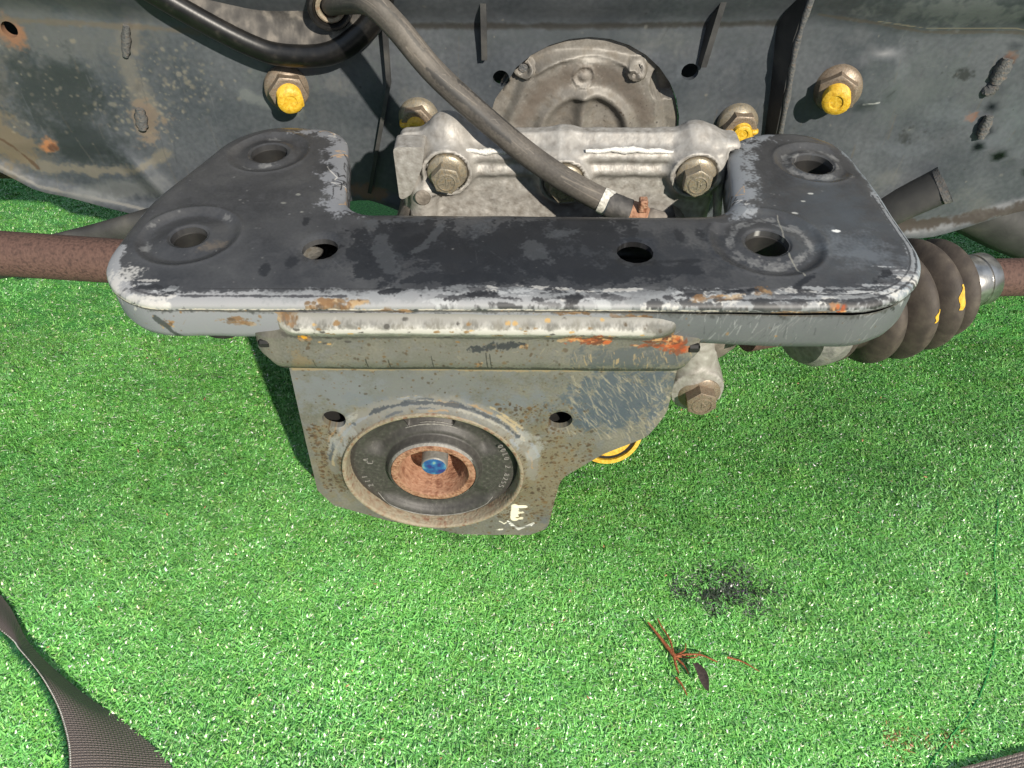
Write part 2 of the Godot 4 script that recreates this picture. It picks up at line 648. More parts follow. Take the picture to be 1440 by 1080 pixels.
func make_materials() -> void:
	M.alu = mat(31, [[0.1, C(126, 121, 114)], [0.35, C(146, 142, 136)], [0.6, C(155, 152, 146)], [0.82, C(168, 165, 160)], [0.95, C(190, 187, 182)]], 0.07, 8.0, 0.55, 0.25, 0.02, 0.25)
	M.alu_dark = mat(35, [[0.2, C(84, 78, 71)], [0.6, C(120, 112, 103)], [0.9, C(146, 139, 130)]], 0.03, 9.0, 0.7, 0.2, 0.05, 0.12)
	M.zinc = mat(41, [[0.25, C(118, 111, 97)], [0.5, C(148, 141, 126)], [0.75, C(142, 127, 102)]], 0.05, 30.0, 0.42, 0.4, 0.01, 0.1)
	M.zinc_grey = mat(43, [[0.25, C(108, 97, 84)], [0.5, C(140, 128, 112)], [0.75, C(122, 104, 86)]], 0.05, 30.0, 0.45, 0.35, 0.012, 0.1)
	M.yellow = mat(47, [[0.2, C(168, 128, 30)], [0.45, C(196, 156, 36)], [0.72, C(208, 172, 60)], [0.86, C(206, 176, 84)], [0.95, C(140, 126, 96)]], 0.03, 40.0, 0.5, 0.0, 0.02, 0.08)
	M.rust_shaft = mat(53, [[0.2, C(58, 42, 37)], [0.42, C(82, 60, 52)], [0.62, C(94, 71, 62)], [0.85, C(68, 48, 42)]], 0.08, 12.0, 0.85, 0.0, 0.05, 0.12)
	M.rust = mat(59, [[0.2, C(104, 66, 48)], [0.45, C(146, 108, 84)], [0.65, C(162, 126, 102)], [0.85, C(126, 82, 60)]], 0.03, 18.0, 0.75, 0.15, 0.06, 0.1)
	M.rust_ring = mat(61, [[0.12, C(112, 74, 56)], [0.28, C(132, 114, 94)], [0.5, C(144, 136, 118)], [0.75, C(134, 122, 102)], [0.93, C(122, 80, 60)]], 0.03, 16.0, 0.7, 0.15, 0.05, 0.1)
	M.rubber = mat(67, [[0.2, C(52, 50, 48)], [0.5, C(60, 58, 55)], [0.75, C(66, 64, 61)], [0.92, C(88, 85, 80)]], 0.05, 22.0, 0.55, 0.0, 0.012, 0.2)
	M.boot = mat(71, [[0.25, C(54, 47, 42)], [0.55, C(68, 60, 53)], [0.8, C(80, 72, 63)], [0.95, C(92, 84, 74)]], 0.03, 12.0, 0.72, 0.0, 0.01, 0.2)
	M.hose = mat(73, [[0.15, C(52, 49, 45)], [0.38, C(96, 89, 80)], [0.58, C(120, 111, 99)], [0.8, C(134, 124, 110)]], 0.014, 8.0, 0.75, 0.0, 0.02, 0.1)
	M.hose_dark = mat(75, [[0.2, C(44, 43, 42)], [0.6, C(66, 64, 62)], [0.85, C(90, 87, 83)]], 0.03, 14.0, 0.65, 0.0, 0.02, 0.1)
	M.gloss_black = mat(79, [[0.3, C(17, 17, 17)], [0.7, C(26, 25, 24)], [0.92, C(46, 43, 40)]], 0.03, 12.0, 0.34, 0.0, 0.004, 0.1)
	M.dusty_black = mat(83, [[0.25, C(48, 46, 44)], [0.55, C(74, 71, 67)], [0.8, C(112, 106, 98)]], 0.02, 14.0, 0.75, 0.0, 0.02, 0.1)
	M.hole_black = mat(85, [[0.2, C(20, 20, 20)], [0.8, C(34, 32, 30)]], 0.03, 14.0, 0.7)
	M.grey_steel = mat(89, [[0.2, C(104, 103, 100)], [0.6, C(140, 138, 133)], [0.85, C(122, 116, 106)]], 0.03, 14.0, 0.55, 0.3, 0.02, 0.1)
	M.clamp = mat(97, [[0.3, C(150, 148, 144)], [0.7, C(190, 188, 184)]], 0.02, 20.0, 0.28, 0.9, 0.004, 0.1)
	M.weld = mat(101, [[0.2, C(70, 72, 73)], [0.5, C(86, 87, 87)], [0.75, C(98, 95, 90)], [0.92, C(108, 86, 72)]], 0.04, 26.0, 0.8, 0.0, 0.05, 0.08)
	M.dark_paint = mat(103, [[0.25, C(44, 44, 44)], [0.6, C(60, 60, 59)], [0.85, C(78, 76, 72)]], 0.015, 6.0, 0.6, 0.0, 0.02, 0.1)
	M.blue_paint = mat(107, [[0.25, C(40, 42, 104)], [0.42, C(30, 76, 124)], [0.62, C(44, 98, 142)], [0.78, C(92, 138, 148)], [0.9, C(140, 156, 128)]], 0.012, 30.0, 0.6)
	M.moulded = mat(111, [[0.2, C(104, 102, 98)], [0.8, C(140, 137, 131)]], 0.05, 40.0, 0.6)
	M.white_paint = mat(109, [[0.15, C(150, 146, 138)], [0.4, C(200, 198, 192)], [0.8, C(218, 216, 210)]], 0.05, 60.0, 0.6, 0.0, 0.01, 0.1)
	M.tape = mat(113, [[0.2, C(150, 146, 138)], [0.6, C(206, 203, 192)], [0.85, C(226, 223, 212)]], 0.04, 40.0, 0.6)

# ------------------------------------------------------------------ turf

func ground_y(x: float, z: float) -> float:
	return 0.0035 * sin(x * 9.0 + z * 4.0 + 0.6) * sin(z * 21.0 + x * 3.0) + 0.004 * sin(z * 13.0 - x * 5.0 + 1.0) - 0.004

func turf() -> void:
	var mb := MB.new()
	var nx := 90
	var nz := 90
	var rows := []
	for r in nz + 1:
		var z := 0.7 - pow(float(r) / nz, 1.5) * 5.0
		var row := PackedInt32Array()
		for k in nx + 1:
			var x := (float(k) / nx - 0.5)
			x = x * (1.6 + absf(x) * 8.0)
			var e := 0.002
			var y := ground_y(x, z)
			row.append(mb.vert(Vector3(x, y, z), Vector3(-(ground_y(x + e, z) - y) / e, 1, -(ground_y(x, z + e) - y) / e).normalized(), Vector2(x, z)))
		rows.append(row)
	for r in nz:
		mb.strip(rows[r], rows[r + 1])
	var gm := mat(121, [[0.2, C(52, 112, 46)], [0.5, C(66, 136, 56)], [0.8, C(80, 152, 66)]], 0.09, 14.0, 0.7, 0.0, 0.2, 0.15)
	var g := obj("ground", mb, gm)
	struct_(g, "green artificial turf mat that everything lies on")

	# one tuft of short bent yarns, set down many times
	var tf := MB.new()
	for k in 54:
		var a := rng.randf() * TAU
		var rr := 0.0064 * sqrt(rng.randf())
		var p := Vector3(cos(a) * rr, -0.001, sin(a) * rr)
		var yaw := rng.randf() * TAU
		var lean := rng.randf_range(0.25, 1.3)
		var dirv := Vector3(cos(yaw) * sin(lean), cos(lean), sin(yaw) * sin(lean))
		var side := Vector3(-sin(yaw + rng.randf_range(-0.9, 0.9)), rng.randf_range(-0.3, 0.3), cos(yaw)).normalized() * rng.randf_range(0.00034, 0.00064)
		var ln := rng.randf_range(0.0030, 0.0056)
		var sh := rng.randf()
		tf.tint = Color(0.135 + 0.22 * sh * sh, 0.41 + 0.25 * sh, 0.085 + 0.15 * sh * sh)
		if rng.randf() < 0.05:
			tf.tint = Color(0.66, 0.78, 0.58)
		var q := p
		var last := []
		for sgm in 4:
			var wd := side * (1.0 - 0.22 * sgm)
			var nn := side.cross(dirv).normalized()
			if nn.y < 0.0:
				nn = -nn
			var now := [tf.vert(q - wd, nn), tf.vert(q + wd, nn)]
			if sgm > 0:
				tf.quad(last[0], last[1], now[1], now[0])
			last = now
			q += dirv * ln / 3.0
			dirv = (dirv + Vector3(cos(yaw + 0.8), -0.75, sin(yaw + 0.8)) * 0.42).normalized()
	var bm := StandardMaterial3D.new()
	bm.vertex_color_use_as_albedo = true
	bm.roughness = 0.37
	bm.metallic_specular = 0.75
	bm.backlight_enabled = true
	bm.backlight = Color(0.3, 0.42, 0.3)
	var xs := []
	var cs := []
	var z := -0.085
	while z > -1.25:
		var near := z > -0.52
		var gap := 0.0043 if z > -0.33 else (0.0048 if near else 0.0085)
		var half := 0.30 + absf(z) * 0.62
		var x := -half
		while x < half:
			var X := x + rng.randf_range(-0.5, 0.5) * gap
			var Z := z + rng.randf_range(-0.5, 0.5) * gap
			x += gap
			if Z < -0.56 and absf(X) < 0.2:
				continue
			var sc := rng.randf_range(0.8, 1.25)
			var b := Basis(Vector3.UP, rng.randf() * TAU).scaled(Vector3(sc, sc * rng.randf_range(0.8, 1.15), sc))
			b = Basis(Vector3(1, 0, 0), rng.randf_range(-0.25, 0.25) - 0.22 * smoothstep(0.24, 0.42, -Z + 0.05 * sin(X * 11.0))) * b
			xs.append(Transform3D(b, Vector3(X, ground_y(X, Z), Z)))
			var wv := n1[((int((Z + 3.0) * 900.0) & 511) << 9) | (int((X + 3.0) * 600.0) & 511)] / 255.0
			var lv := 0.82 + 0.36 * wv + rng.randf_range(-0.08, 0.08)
			lv *= 1.12 - 0.30 * smoothstep(0.20, 0.36, -Z + 0.06 * (wv - 0.5))      # light falling off towards the far side, painted into the yarn colour
			var tone := rng.randf()
			var col := Color(lv * (1.0 + 0.25 * tone * tone), lv, lv * (0.8 + 0.4 * rng.randf()))
			if rng.randf() < 0.04:
				col = Color(lv * 0.85, lv * 0.75, lv * 0.85)
			# soot on the yarns, and a little rust dust
			var sd := Vector2((X - 0.139) / 0.033, (Z + 0.2655) / 0.0145).rotated(0.22).length()
			if sd < 1.25 and rng.randf() < 1.02 - sd * 0.68:
				col = Color(0.34, 0.17, 0.46) * rng.randf_range(0.5, 1.8)
			sd = Vector2((X - 0.238) / 0.02, (Z + 0.171) / 0.007).length()
			if sd < 1.2 and rng.randf() < 0.42 - sd * 0.25:
				col = Color(1.9, 0.45, 0.6)
			xs[-1] = xs[-1]
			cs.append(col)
		z -= gap
	var mm := MultiMesh.new()
	mm.transform_format = MultiMesh.TRANSFORM_3D
	mm.use_colors = true
	mm.mesh = tf.mesh()
	mm.instance_count = xs.size()
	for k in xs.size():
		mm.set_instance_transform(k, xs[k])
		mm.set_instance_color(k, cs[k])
	var mi := MultiMeshInstance3D.new()
	mi.name = "turf_grass"
	mi.multimesh = mm
	mi.material_override = bm
	add_child(mi)
	struct_(mi, "short bright green plastic grass pile of the turf mat", "stuff")

# ------------------------------------------------------------------ crossmember behind

func crease(x: float) -> float:
	return 0.2565 + 0.007 * clampf((absf(x + 0.02) - 0.14) / 0.14, 0, 1) * (1.0 if x < 0 else 1.0) - 0.012 * smoothstep(0.19, 0.29, x) + 0.006 * smoothstep(-0.26, -0.35, x)

func wall_low(x: float) -> float:
	var p := [[-0.75, 0.19], [-0.404, 0.146], [-0.379, 0.127], [-0.301, 0.104], [-0.23, 0.100], [-0.118, 0.120], [-0.05, 0.09], [0.2, 0.075], [0.35, 0.083], [0.421, 0.110], [0.75, 0.2]]
	for k in p.size() - 1:
		if x < p[k + 1][0]:
			return lerpf(p[k][1], p[k + 1][1], smoothstep(p[k][0], p[k + 1][0], x) * 0.4 + 0.6 * (x - p[k][0]) / (p[k + 1][0] - p[k][0]))
	return 0.2

func wall_pos(q: Vector2) -> Vector3:
	var x := q.x
	var y := q.y
	var z := -0.55
	var c := crease(x)
	if y > c - 0.006:
		var t := (y - c + 0.006) / 0.03
		z += 0.02 * (1.0 - exp(-t * t * 1.6))
	var f := n1[((int(y * 700.0 + 900.0) & 511) << 9) | (int(x * 420.0 + 900.0) & 511)] / 255.0
	z += (f - 0.5) * 0.0025
	var wl := -0.262 - 0.022 * (0.257 - y) / 0.1
	z += 0.0028 * (1.0 - smoothstep(wl - 0.002, wl + 0.001, x)) * smoothstep(0.15, 0.17, y)
	var wr := 0.352 + 0.008 * (0.235 - y) / 0.07 + maxf(0.0, 0.164 - y) * 2.2
	z += 0.004 * smoothstep(wr - 0.001, wr + 0.002, x)
	var b := y - wall_low(x)
	z += 0.005 * (1.0 - smoothstep(0.001, 0.013, b))
	var d := Vector2(x - 0.262, y - 0.216).length()
	z += 0.002 * (1.0 - smoothstep(0.018, 0.023, d))
	# pressed fold on the lower left
	z += 0.006 * maxf(0.0, 1.0 - absf((x + 0.286) * 0.87 + (y - 0.135) * 0.5) / 0.012) * (1.0 - smoothstep(0.145, 0.17, y))
	return Vector3(x, y, z)

func crossmember() -> void:
	var o := thing("crossmember", "dark blue-grey painted steel crossmember standing behind the differential and bracket", "crossmember")
	var cv := Canvas.new(self, -0.5, 0.03, 0.5, 0.35, 1250.0)
	cv.base(C(60, 65, 70), C(78, 82, 86), C(70, 74, 78), 0.06, 0.52, 0.62, 6.0)
	var tan_ := [C(126, 118, 98), C(112, 106, 92), C(140, 132, 112)]
	# grime, chipped paint and bare patches, as they lie on this panel
	cv.blob(-0.42, 0.2, 0.08, 0.12, 0, C(84, 82, 76), 0.6, 0.8, 0.6, 0.75)
	cv.blob(-0.33, 0.25, 0.1, 0.035, 0, C(84, 86, 84), 0.6, 0.7, 0.7, 0.7)
	cv.blob(-0.335, 0.205, 0.045, 0.035, 10, C(44, 49, 50), 0.8, 0.5, 0.5, 0.45)
	cv.blob(-0.33, 0.165, 0.035, 0.022, 0, C(42, 47, 49), 0.8, 0.5, 0.5, 0.45)
	cv.line([Vector2(-0.40, 0.165), Vector2(-0.372, 0.147), Vector2(-0.335, 0.142), Vector2(-0.30, 0.143), Vector2(-0.27, 0.157)], 0.011, C(104, 99, 86), 0.75, 0.8, 0.5, 0.8, 14.0)
	cv.blob(-0.39, 0.165, 0.02, 0.03, -20, C(98, 88, 70), 0.8, 0.8, 0.4, 0.85, 16.0)
	cv.line([Vector2(-0.40, 0.18), Vector2(-0.385, 0.165), Vector2(-0.375, 0.145)], 0.003, C(70, 54, 38), 0.8, 0.8, 0.5)
	for q in [[-0.277, 0.185, 0.02, 0.024, 120], [-0.26, 0.20, 0.04, 0.03, 130], [-0.34, 0.21, 0.05, 0.04, 90], [-0.235, 0.22, 0.035, 0.022, 90]]:
		for k in q[4]:
			var r := rng.randf_range(0.0004, 0.0018)
			cv.blob(q[0] + rng.randfn() * q[2] * 0.55, q[1] + rng.randfn() * q[3] * 0.5, r * 1.3, r, rng.randf() * 180, tan_[k % 3], rng.randf_range(0.2, 0.5), 0.9, 0.6, 0.8, 8.0)
	cv.line([Vector2(-0.262, 0.252), Vector2(-0.275, 0.235), Vector2(-0.272, 0.2)], 0.02, C(104, 100, 90), 0.6, 0.9, 0.6, 0.8, 10.0)
	cv.blob(-0.277, 0.185, 0.014, 0.02, 0, C(110, 98, 84), 0.8, 1.1, 0.5, 0.85, 14.0)
	cv.blob(-0.357, 0.164, 0.009, 0.008, 30, C(150, 102, 66), 0.95, 0.5, 0.4, 0.85)
	cv.blob(-0.355, 0.163, 0.005, 0.004, 30, C(84, 56, 40), 0.9, 0.4, 0.4, 0.85)
	cv.blob(-0.347, 0.250, 0.011, 0.013, 0, C(122, 88, 64), 0.9, 0.6, 0.5, 0.85)
	cv.line([Vector2(-0.36, 0.259), Vector2(-0.29, 0.256), Vector2(-0.23, 0.250), Vector2(-0.19, 0.248)], 0.006, C(88, 80, 66), 0.6, 0.8, 0.6, 0.85)
	cv.line([Vector2(-0.196, 0.205), Vector2(-0.18, 0.197), Vector2(-0.16, 0.193)], 0.012, C(108, 112, 110), 0.6, 1.0, 0.7)
	cv.line([Vector2(-0.404, 0.150), Vector2(-0.379, 0.131), Vector2(-0.301, 0.109), Vector2(-0.23, 0.105)], 0.003, C(112, 110, 104), 0.7, 0.7, 0.5, 0.6)
	cv.blob(-0.32, 0.125, 0.06, 0.012, 8, C(92, 95, 94), 0.7, 0.5, 0.6)
	cv.line([Vector2(-0.13, 0.128), Vector2(-0.105, 0.124)], 0.012, C(122, 96, 72), 0.8, 0.8, 0.6, 0.85)
	cv.blob(-0.14, 0.235, 0.07, 0.03, 0, C(84, 90, 88), 0.5, 0.8, 0.8)
	cv.blob(0.05, 0.245, 0.14, 0.012, 0, C(60, 66, 68), 0.6, 0.6, 0.7)
	cv.line([Vector2(-0.07, 0.2535), Vector2(0.05, 0.2535), Vector2(0.19, 0.2555)], 0.006, C(44, 42, 38), 0.7, 0.6, 0.7)
	cv.line([Vector2(0.208, 0.262), Vector2(0.25, 0.256), Vector2(0.286, 0.2495), Vector2(0.36, 0.2495), Vector2(0.5, 0.26)], 0.0030, C(74, 68, 58), 0.6, 0.8, 0.6, 0.85)
	cv.line([Vector2(0.25, 0.2575), Vector2(0.286, 0.2525), Vector2(0.36, 0.2525)], 0.001, C(150, 138, 112), 0.7, 1.0, 0.6)
	cv.blob(0.30, 0.266, 0.06, 0.012, 0, C(104, 108, 108), 0.7, 0.9, 0.6)
	cv.blob(0.30, 0.205, 0.06, 0.035, 0, C(82, 88, 88), 0.55, 0.6, 0.8)
	cv.blob(0.42, 0.19, 0.06, 0.04, 0, C(88, 96, 98), 0.7, 0.5, 0.6)
	cv.blob(0.325, 0.218, 0.010, 0.006, 0, C(34, 37, 38), 0.85, 1.3, 0.5)
	cv.blob(0.302, 0.170, 0.008, 0.009, 20, C(44, 47, 48), 0.8, 1.0, 0.5)
	cv.blob(0.345, 0.186, 0.006, 0.006, 20, C(118, 74, 52), 0.8, 0.9, 0.5, 0.85)
	cv.blob(0.354, 0.232, 0.005, 0.008, 20, C(104, 74, 58), 0.7, 0.9, 0.5, 0.85)
	cv.line([Vector2(0.26, 0.1975), Vector2(0.272, 0.1985)], 0.0014, C(170, 172, 168), 0.9, 0.6, 0.6)
	cv.line([Vector2(0.32, 0.092), Vector2(0.37, 0.098), Vector2(0.421, 0.112), Vector2(0.5, 0.134)], 0.012, C(56, 50, 44), 0.9, 0.7, 0.5, 0.9)
	cv.specks(-0.25, 0.1, 0.45, 0.28, 260, 0.0004, 0.0016, [C(104, 104, 98), C(128, 122, 110), C(40, 42, 42)], 0.6, 0.8, 8.0)
	cv.streaks(-0.2, 0.12, 0.42, 0.26, 60, 0.012, 20, 60, 0.0006, [C(98, 102, 100), C(46, 48, 48)], 0.4)
	cv.streaks(-0.45, 0.13, 0.45, 0.25, 140, 0.03, -90, 10, 0.0012, [C(104, 100, 90), C(52, 56, 60), C(96, 100, 104), C(90, 80, 66)], 0.3, 0.75)
	for k in 26:
		cv.blob(rng.randf_range(-0.2, 0.48), rng.randf_range(0.11, 0.25), rng.randf_range(0.01, 0.035), rng.randf_range(0.006, 0.02), rng.randf_range(-30, 30), [C(98, 104, 110), C(60, 65, 70), C(104, 104, 100)][k % 3], 0.35, 1.0, 0.8)
	M.wall = cv.material(0.08)
	var edge := PackedVector2Array()
	for k in 151:
		var x := -0.72 + 1.44 * k / 150.0
		edge.append(Vector2(x, wall_low(x)))
	for k in 91:
		edge.append(Vector2(0.72 - 1.44 * k / 90.0, 0.345))
	var extra := PackedVector2Array()
	for k in 200:
		var x := -0.7 + 1.4 * k / 199.0
		for dy in [-0.006, 0.0, 0.005, 0.010, 0.016]:
			extra.append(Vector2(x, crease(x) + dy))
		for dy in [0.0025, 0.0055, 0.009, 0.0125]:
			extra.append(Vector2(x, wall_low(x) + dy))
	var holes := [[Vector2(0.0545, 0.174), 0.0725], [Vector2(0.128, 0.222), 0.0062], [Vector2(-0.008, 0.217), 0.006], [Vector2(-0.3465, 0.2525), 0.0055]]
	var mb := MB.new()
	sheet(mb, edge, holes, extra, 0.0075, wall_pos, cv.uv, Vector3(0, 0, 1))
	# the rims of the openings and the folded edges
	for hl in holes:
		var a := PackedInt32Array()
		var b := PackedInt32Array()
		for k in 49:
			var d := Vector2.from_angle(TAU * k / 48)
			var p := wall_pos(hl[0] + d * hl[1])
			var nn := Vector3(-d.x, -d.y, 0)
			a.append(mb.vert(p, nn, cv.uv(hl[0] + d * hl[1])))
			b.append(mb.vert(p - Vector3(0, 0, 0.005), nn, cv.uv(hl[0] + d * hl[1])))
		mb.strip(a, b)
	var a2 := PackedInt32Array()
	var b2 := PackedInt32Array()
	for k in 151:
		var p := wall_pos(edge[k])
		a2.append(mb.vert(p, Vector3(0, -1, 0.2).normalized(), cv.uv(edge[k])))
		b2.append(mb.vert(p - Vector3(0, -0.002, 0.03), Vector3(0, -1, 0.2).normalized(), cv.uv(edge[k])))
	mb.strip(a2, b2)
	obj("panel", mb, M.wall, o)
	# a back sheet closes the box section
	var bk := MB.new()
	box(bk, Vector3(-0.71, 0.19, -0.64), Vector3(0.71, 0.345, -0.60), 0.004)
	obj("back_plate", bk, M.dark_paint, o)

	# gussets that stand off the panel
	gusset(o, [[-0.087, 0.262], [-0.089, 0.215], [-0.117, 0.118]], 0.010, 0.003)
	gusset(o, [[-0.019, 0.30], [-0.0195, 0.2325]], 0.016, 0.004)
	gusset(o, [[0.139, 0.30], [0.134, 0.2275]], 0.016, 0.004, 0.004)
	gusset(o, [[0.186, 0.30], [0.184, 0.25], [0.190, 0.21], [0.198, 0.14]], 0.021, 0.004, 0.010)
	# weld seams
	weld(o, [Vector3(-0.2635, 0.256, -0.544), Vector3(-0.272, 0.235, -0.5455)], 0.0042)
	weld(o, [Vector3(-0.2755, 0.196, -0.546), Vector3(-0.279, 0.180, -0.546)], 0.0055)
	weld(o, [Vector3(0.352, 0.232, -0.549), Vector3(0.351, 0.214, -0.549)], 0.007)
	weld(o, [Vector3(0.353, 0.213, -0.549), Vector3(0.346, 0.206, -0.551)], 0.006)
	weld(o, [Vector3(0.357, 0.190, -0.548), Vector3(0.358, 0.172, -0.548)], 0.0055)
	# the stub that carries a pin at the right, its open end edged with rust
	var st := MB.new()
	tube(st, [Vector3(0.295, 0.098, -0.548), Vector3(0.315, 0.118, -0.543), Vector3(0.340, 0.138, -0.538)], func(_t, _a): return 0.0155, 18, Vector2(1.0, 0.55))
	obj("stub", st, M.dark_paint, o)
	var sr := MB.new()
	tube(sr, [Vector3(0.3368, 0.1353, -0.5387), Vector3(0.3385, 0.1367, -0.5383), Vector3(0.3405, 0.1384, -0.5379)], func(t, a): return 0.0164 + 0.0006 * sin(a * 4.0 + t * 3.0), 26, Vector2(1.0, 0.55), false)
	obj("stub_rim", sr, M.weld, o, "rust-edged end of a short stub on the panel")

	var spots := [[-0.1636, 0.2109, 0.0162, Vector3(0.30, -0.02, 0.95), 0.023, 0], [-0.0700, 0.1885, 0.0148, Vector3(-0.06, -0.02, 1), 0.019, 1], [0.2367, 0.2105, 0.0172, Vector3(-0.30, -0.02, 0.95), 0.023, 0], [0.1699, 0.1835, 0.0152, Vector3(0.05, -0.02, 1), 0.017, 1]]
	var says := ["flange nut with a yellow-painted stud end under the black arm", "flange nut with smeared yellow paint beside the aluminium block's left end", "flange nut with a long yellow-painted stud end on the open right panel", "flange nut with chipped yellow paint behind the bracket's right lobe"]
	for k in 4:
		wall_nut(o, spots[k], says[k], k)

	# control arms and a rod below the crossmember, mostly hidden
	var la := thing("control_arm", "dark grey tapered control arm slanting behind the left drive shaft", "control arm")
	var lm := MB.new()
	tube(lm, smooth_path([Vector3(-0.15, 0.120, -0.545), Vector3(-0.25, 0.112, -0.525), Vector3(-0.33, 0.098, -0.515), Vector3(-0.43, 0.082, -0.505)], 6), func(t, _a): return 0.032 - 0.016 * t, 18, Vector2(0.5, 1.0))
	obj("arm", lm, M.dark_paint, la)
	var wd := MB.new()
	for q in [[-0.283, 0.106], [-0.29, 0.108], [-0.262, 0.111]]:
		lathe(wd, [Vector2(0.0022, 0), Vector2(0.0016, 0.0012), Vector2(0, 0.0014)], along(Vector3(0, 0.5, 1), Vector3(q[0], q[1], -0.5065)), 8)
	obj("mud_spots", wd, M.tape, la)
	var rr := thing("control_arm", "dark control arm rising to the right edge behind the bellows", "control arm")
	var rm := MB.new()
	tube(rm, smooth_path([Vector3(0.30, 0.115, -0.60), Vector3(0.369, 0.090, -0.60), Vector3(0.405, 0.081, -0.60), Vector3(0.478, 0.052, -0.60), Vector3(0.60, 0.02, -0.60)], 6), func(t, _a): return 0.017 + 0.012 * t, 20)
	obj("arm", rm, M.dark_paint, rr)
	var rd := thing("track_rod", "dull brown rod at the far left edge below the panel", "rod")
	var rdm := MB.new()
	tube(rdm, [Vector3(-0.60, 0.118, -0.60), Vector3(-0.36, 0.112, -0.62), Vector3(-0.2, 0.112, -0.63)], func(_t, _a): return 0.0125, 16)
	obj("rod", rdm, M.rust_shaft, rd)

func gusset(o: Node, pts: Array, depth: float, thick: float, tilt := 0.0) -> void:
	var mb := MB.new()
	var a := PackedInt32Array()
	var b := PackedInt32Array()
	var c := PackedInt32Array()
	var d := PackedInt32Array()
	var e := PackedInt32Array()
	var f := PackedInt32Array()
	for k in pts.size():
		var p := Vector3(pts[k][0], pts[k][1], -0.552)
		var t := float(k) / (pts.size() - 1)
		var q := p + Vector3(tilt * (1.0 - 0.5 * t), 0, depth * (1.0 - 0.5 * t * t))
		var T := Vector3(thick * 0.5, 0, 0)
		a.append(mb.vert(p - T, Vector3.LEFT)); b.append(mb.vert(q - T, Vector3.LEFT))
		c.append(mb.vert(q - T, Vector3.BACK)); d.append(mb.vert(q + T, Vector3.BACK))
		e.append(mb.vert(q + T, Vector3.RIGHT)); f.append(mb.vert(p + T, Vector3.RIGHT))
	mb.strip(a, b); mb.strip(c, d); mb.strip(e, f)
	obj("gusset", mb, M.dark_paint, o)
	if depth > 0.0205:
		var ed := []
		for k in pts.size():
			var t := float(k) / (pts.size() - 1)
			ed.append(Vector3(pts[k][0] + 0.001 + tilt * (1.0 - 0.5 * t), pts[k][1], -0.5515 + depth * (1.0 - 0.5 * t * t)))
		var eb := MB.new()
		tube(eb, smooth_path(ed, 6), func(t, _a): return 0.0021 + 0.0006 * sin(t * 40.0), 8)
		obj("gusset_edge", eb, M.weld, o)

func weld(o: Node, pts: Array, r: float) -> void:
	if r < 0.001:
		return
	var mb := MB.new()
	tube(mb, smooth_path(pts, 12), func(t, a): return r * (0.86 + 0.10 * sin(t * 19.0 + sin(a) * 0.9) + 0.06 * sin(t * 43.0 + a * 2.0)) * (0.6 + 0.4 * sin(PI * clampf(t, 0.03, 0.97))), 12, Vector2(1, 0.8))
	obj("weld_bead", mb, M.weld, o)

func wall_nut(o: Node, s: Array, label: String, k: int) -> void:
	var dir: Vector3 = s[3].normalized()
	var r: float = s[2]
	var at := Vector3(s[0], s[1], -0.5475)
	var xf := along(dir, at)
	var m1 := MB.new()
	lathe(m1, [Vector2(r, -0.003), Vector2(r, 0.0012), Vector2(r * 0.96, 0.0022), Vector2(r * 0.8, 0.0045), Vector2(r * 0.62, 0.0068), Vector2(0, 0.0072)], xf, 36)
	var bolt := obj("flange_nut", m1, M.zinc_grey if s[5] == 0 else M.zinc, o, label)
	var m2 := MB.new()
	hexa(m2, xf * Transform3D(Basis(Vector3.UP, 0.3 + k * 0.4), Vector3(0, 0.003, 0)), r * 0.74, 0.0095)
	obj("hex", m2, M.zinc_grey, bolt)
	var m3 := MB.new()
	var sr := r * (0.56 if s[5] == 0 else 0.48)
	var prof := []
	var y := 0.008
	while y < s[4] - 0.001:
		prof.append(Vector2(sr * 0.93, y)); prof.append(Vector2(sr, y + 0.0006))
		y += 0.0013
	prof.append(Vector2(sr * 0.9, s[4] - 0.0008)); prof.append(Vector2(sr * 0.72, s[4])); prof.append(Vector2(sr * 0.5, s[4] - 0.0001)); prof.append(Vector2(sr * 0.46, s[4] - 0.0009)); prof.append(Vector2(0, s[4] - 0.001))
	lathe(m3, prof, xf, 24, false, 0.012)
	obj("stud", m3, M.yellow, bolt, "yellow-painted stud end")
	# runs of the same paint over the nut
	var m4 := MB.new()
	for j in (3 if s[5] == 0 else 7):
		var a := (2.4 + j * 0.35) if s[5] == 0 else (j * 0.52 + 1.6)
		var d := xf.basis.x * cos(a) + xf.basis.z * sin(a)
		tube(m4, smooth_path([at + dir * 0.0128 + d * sr * 0.9, at + dir * 0.0126 + d * r * 0.66, at + dir * 0.0108 + d * r * 0.74, at + dir * rng.randf_range(0.006, 0.009) + d * r * 0.78], 4), func(t, _a): return 0.0019 * (1.0 - 0.4 * t) * (1.0 if s[5] == 0 else 1.25), 8)
	obj("paint_mark", m4, M.yellow, bolt)

# ------------------------------------------------------------------ differential housing

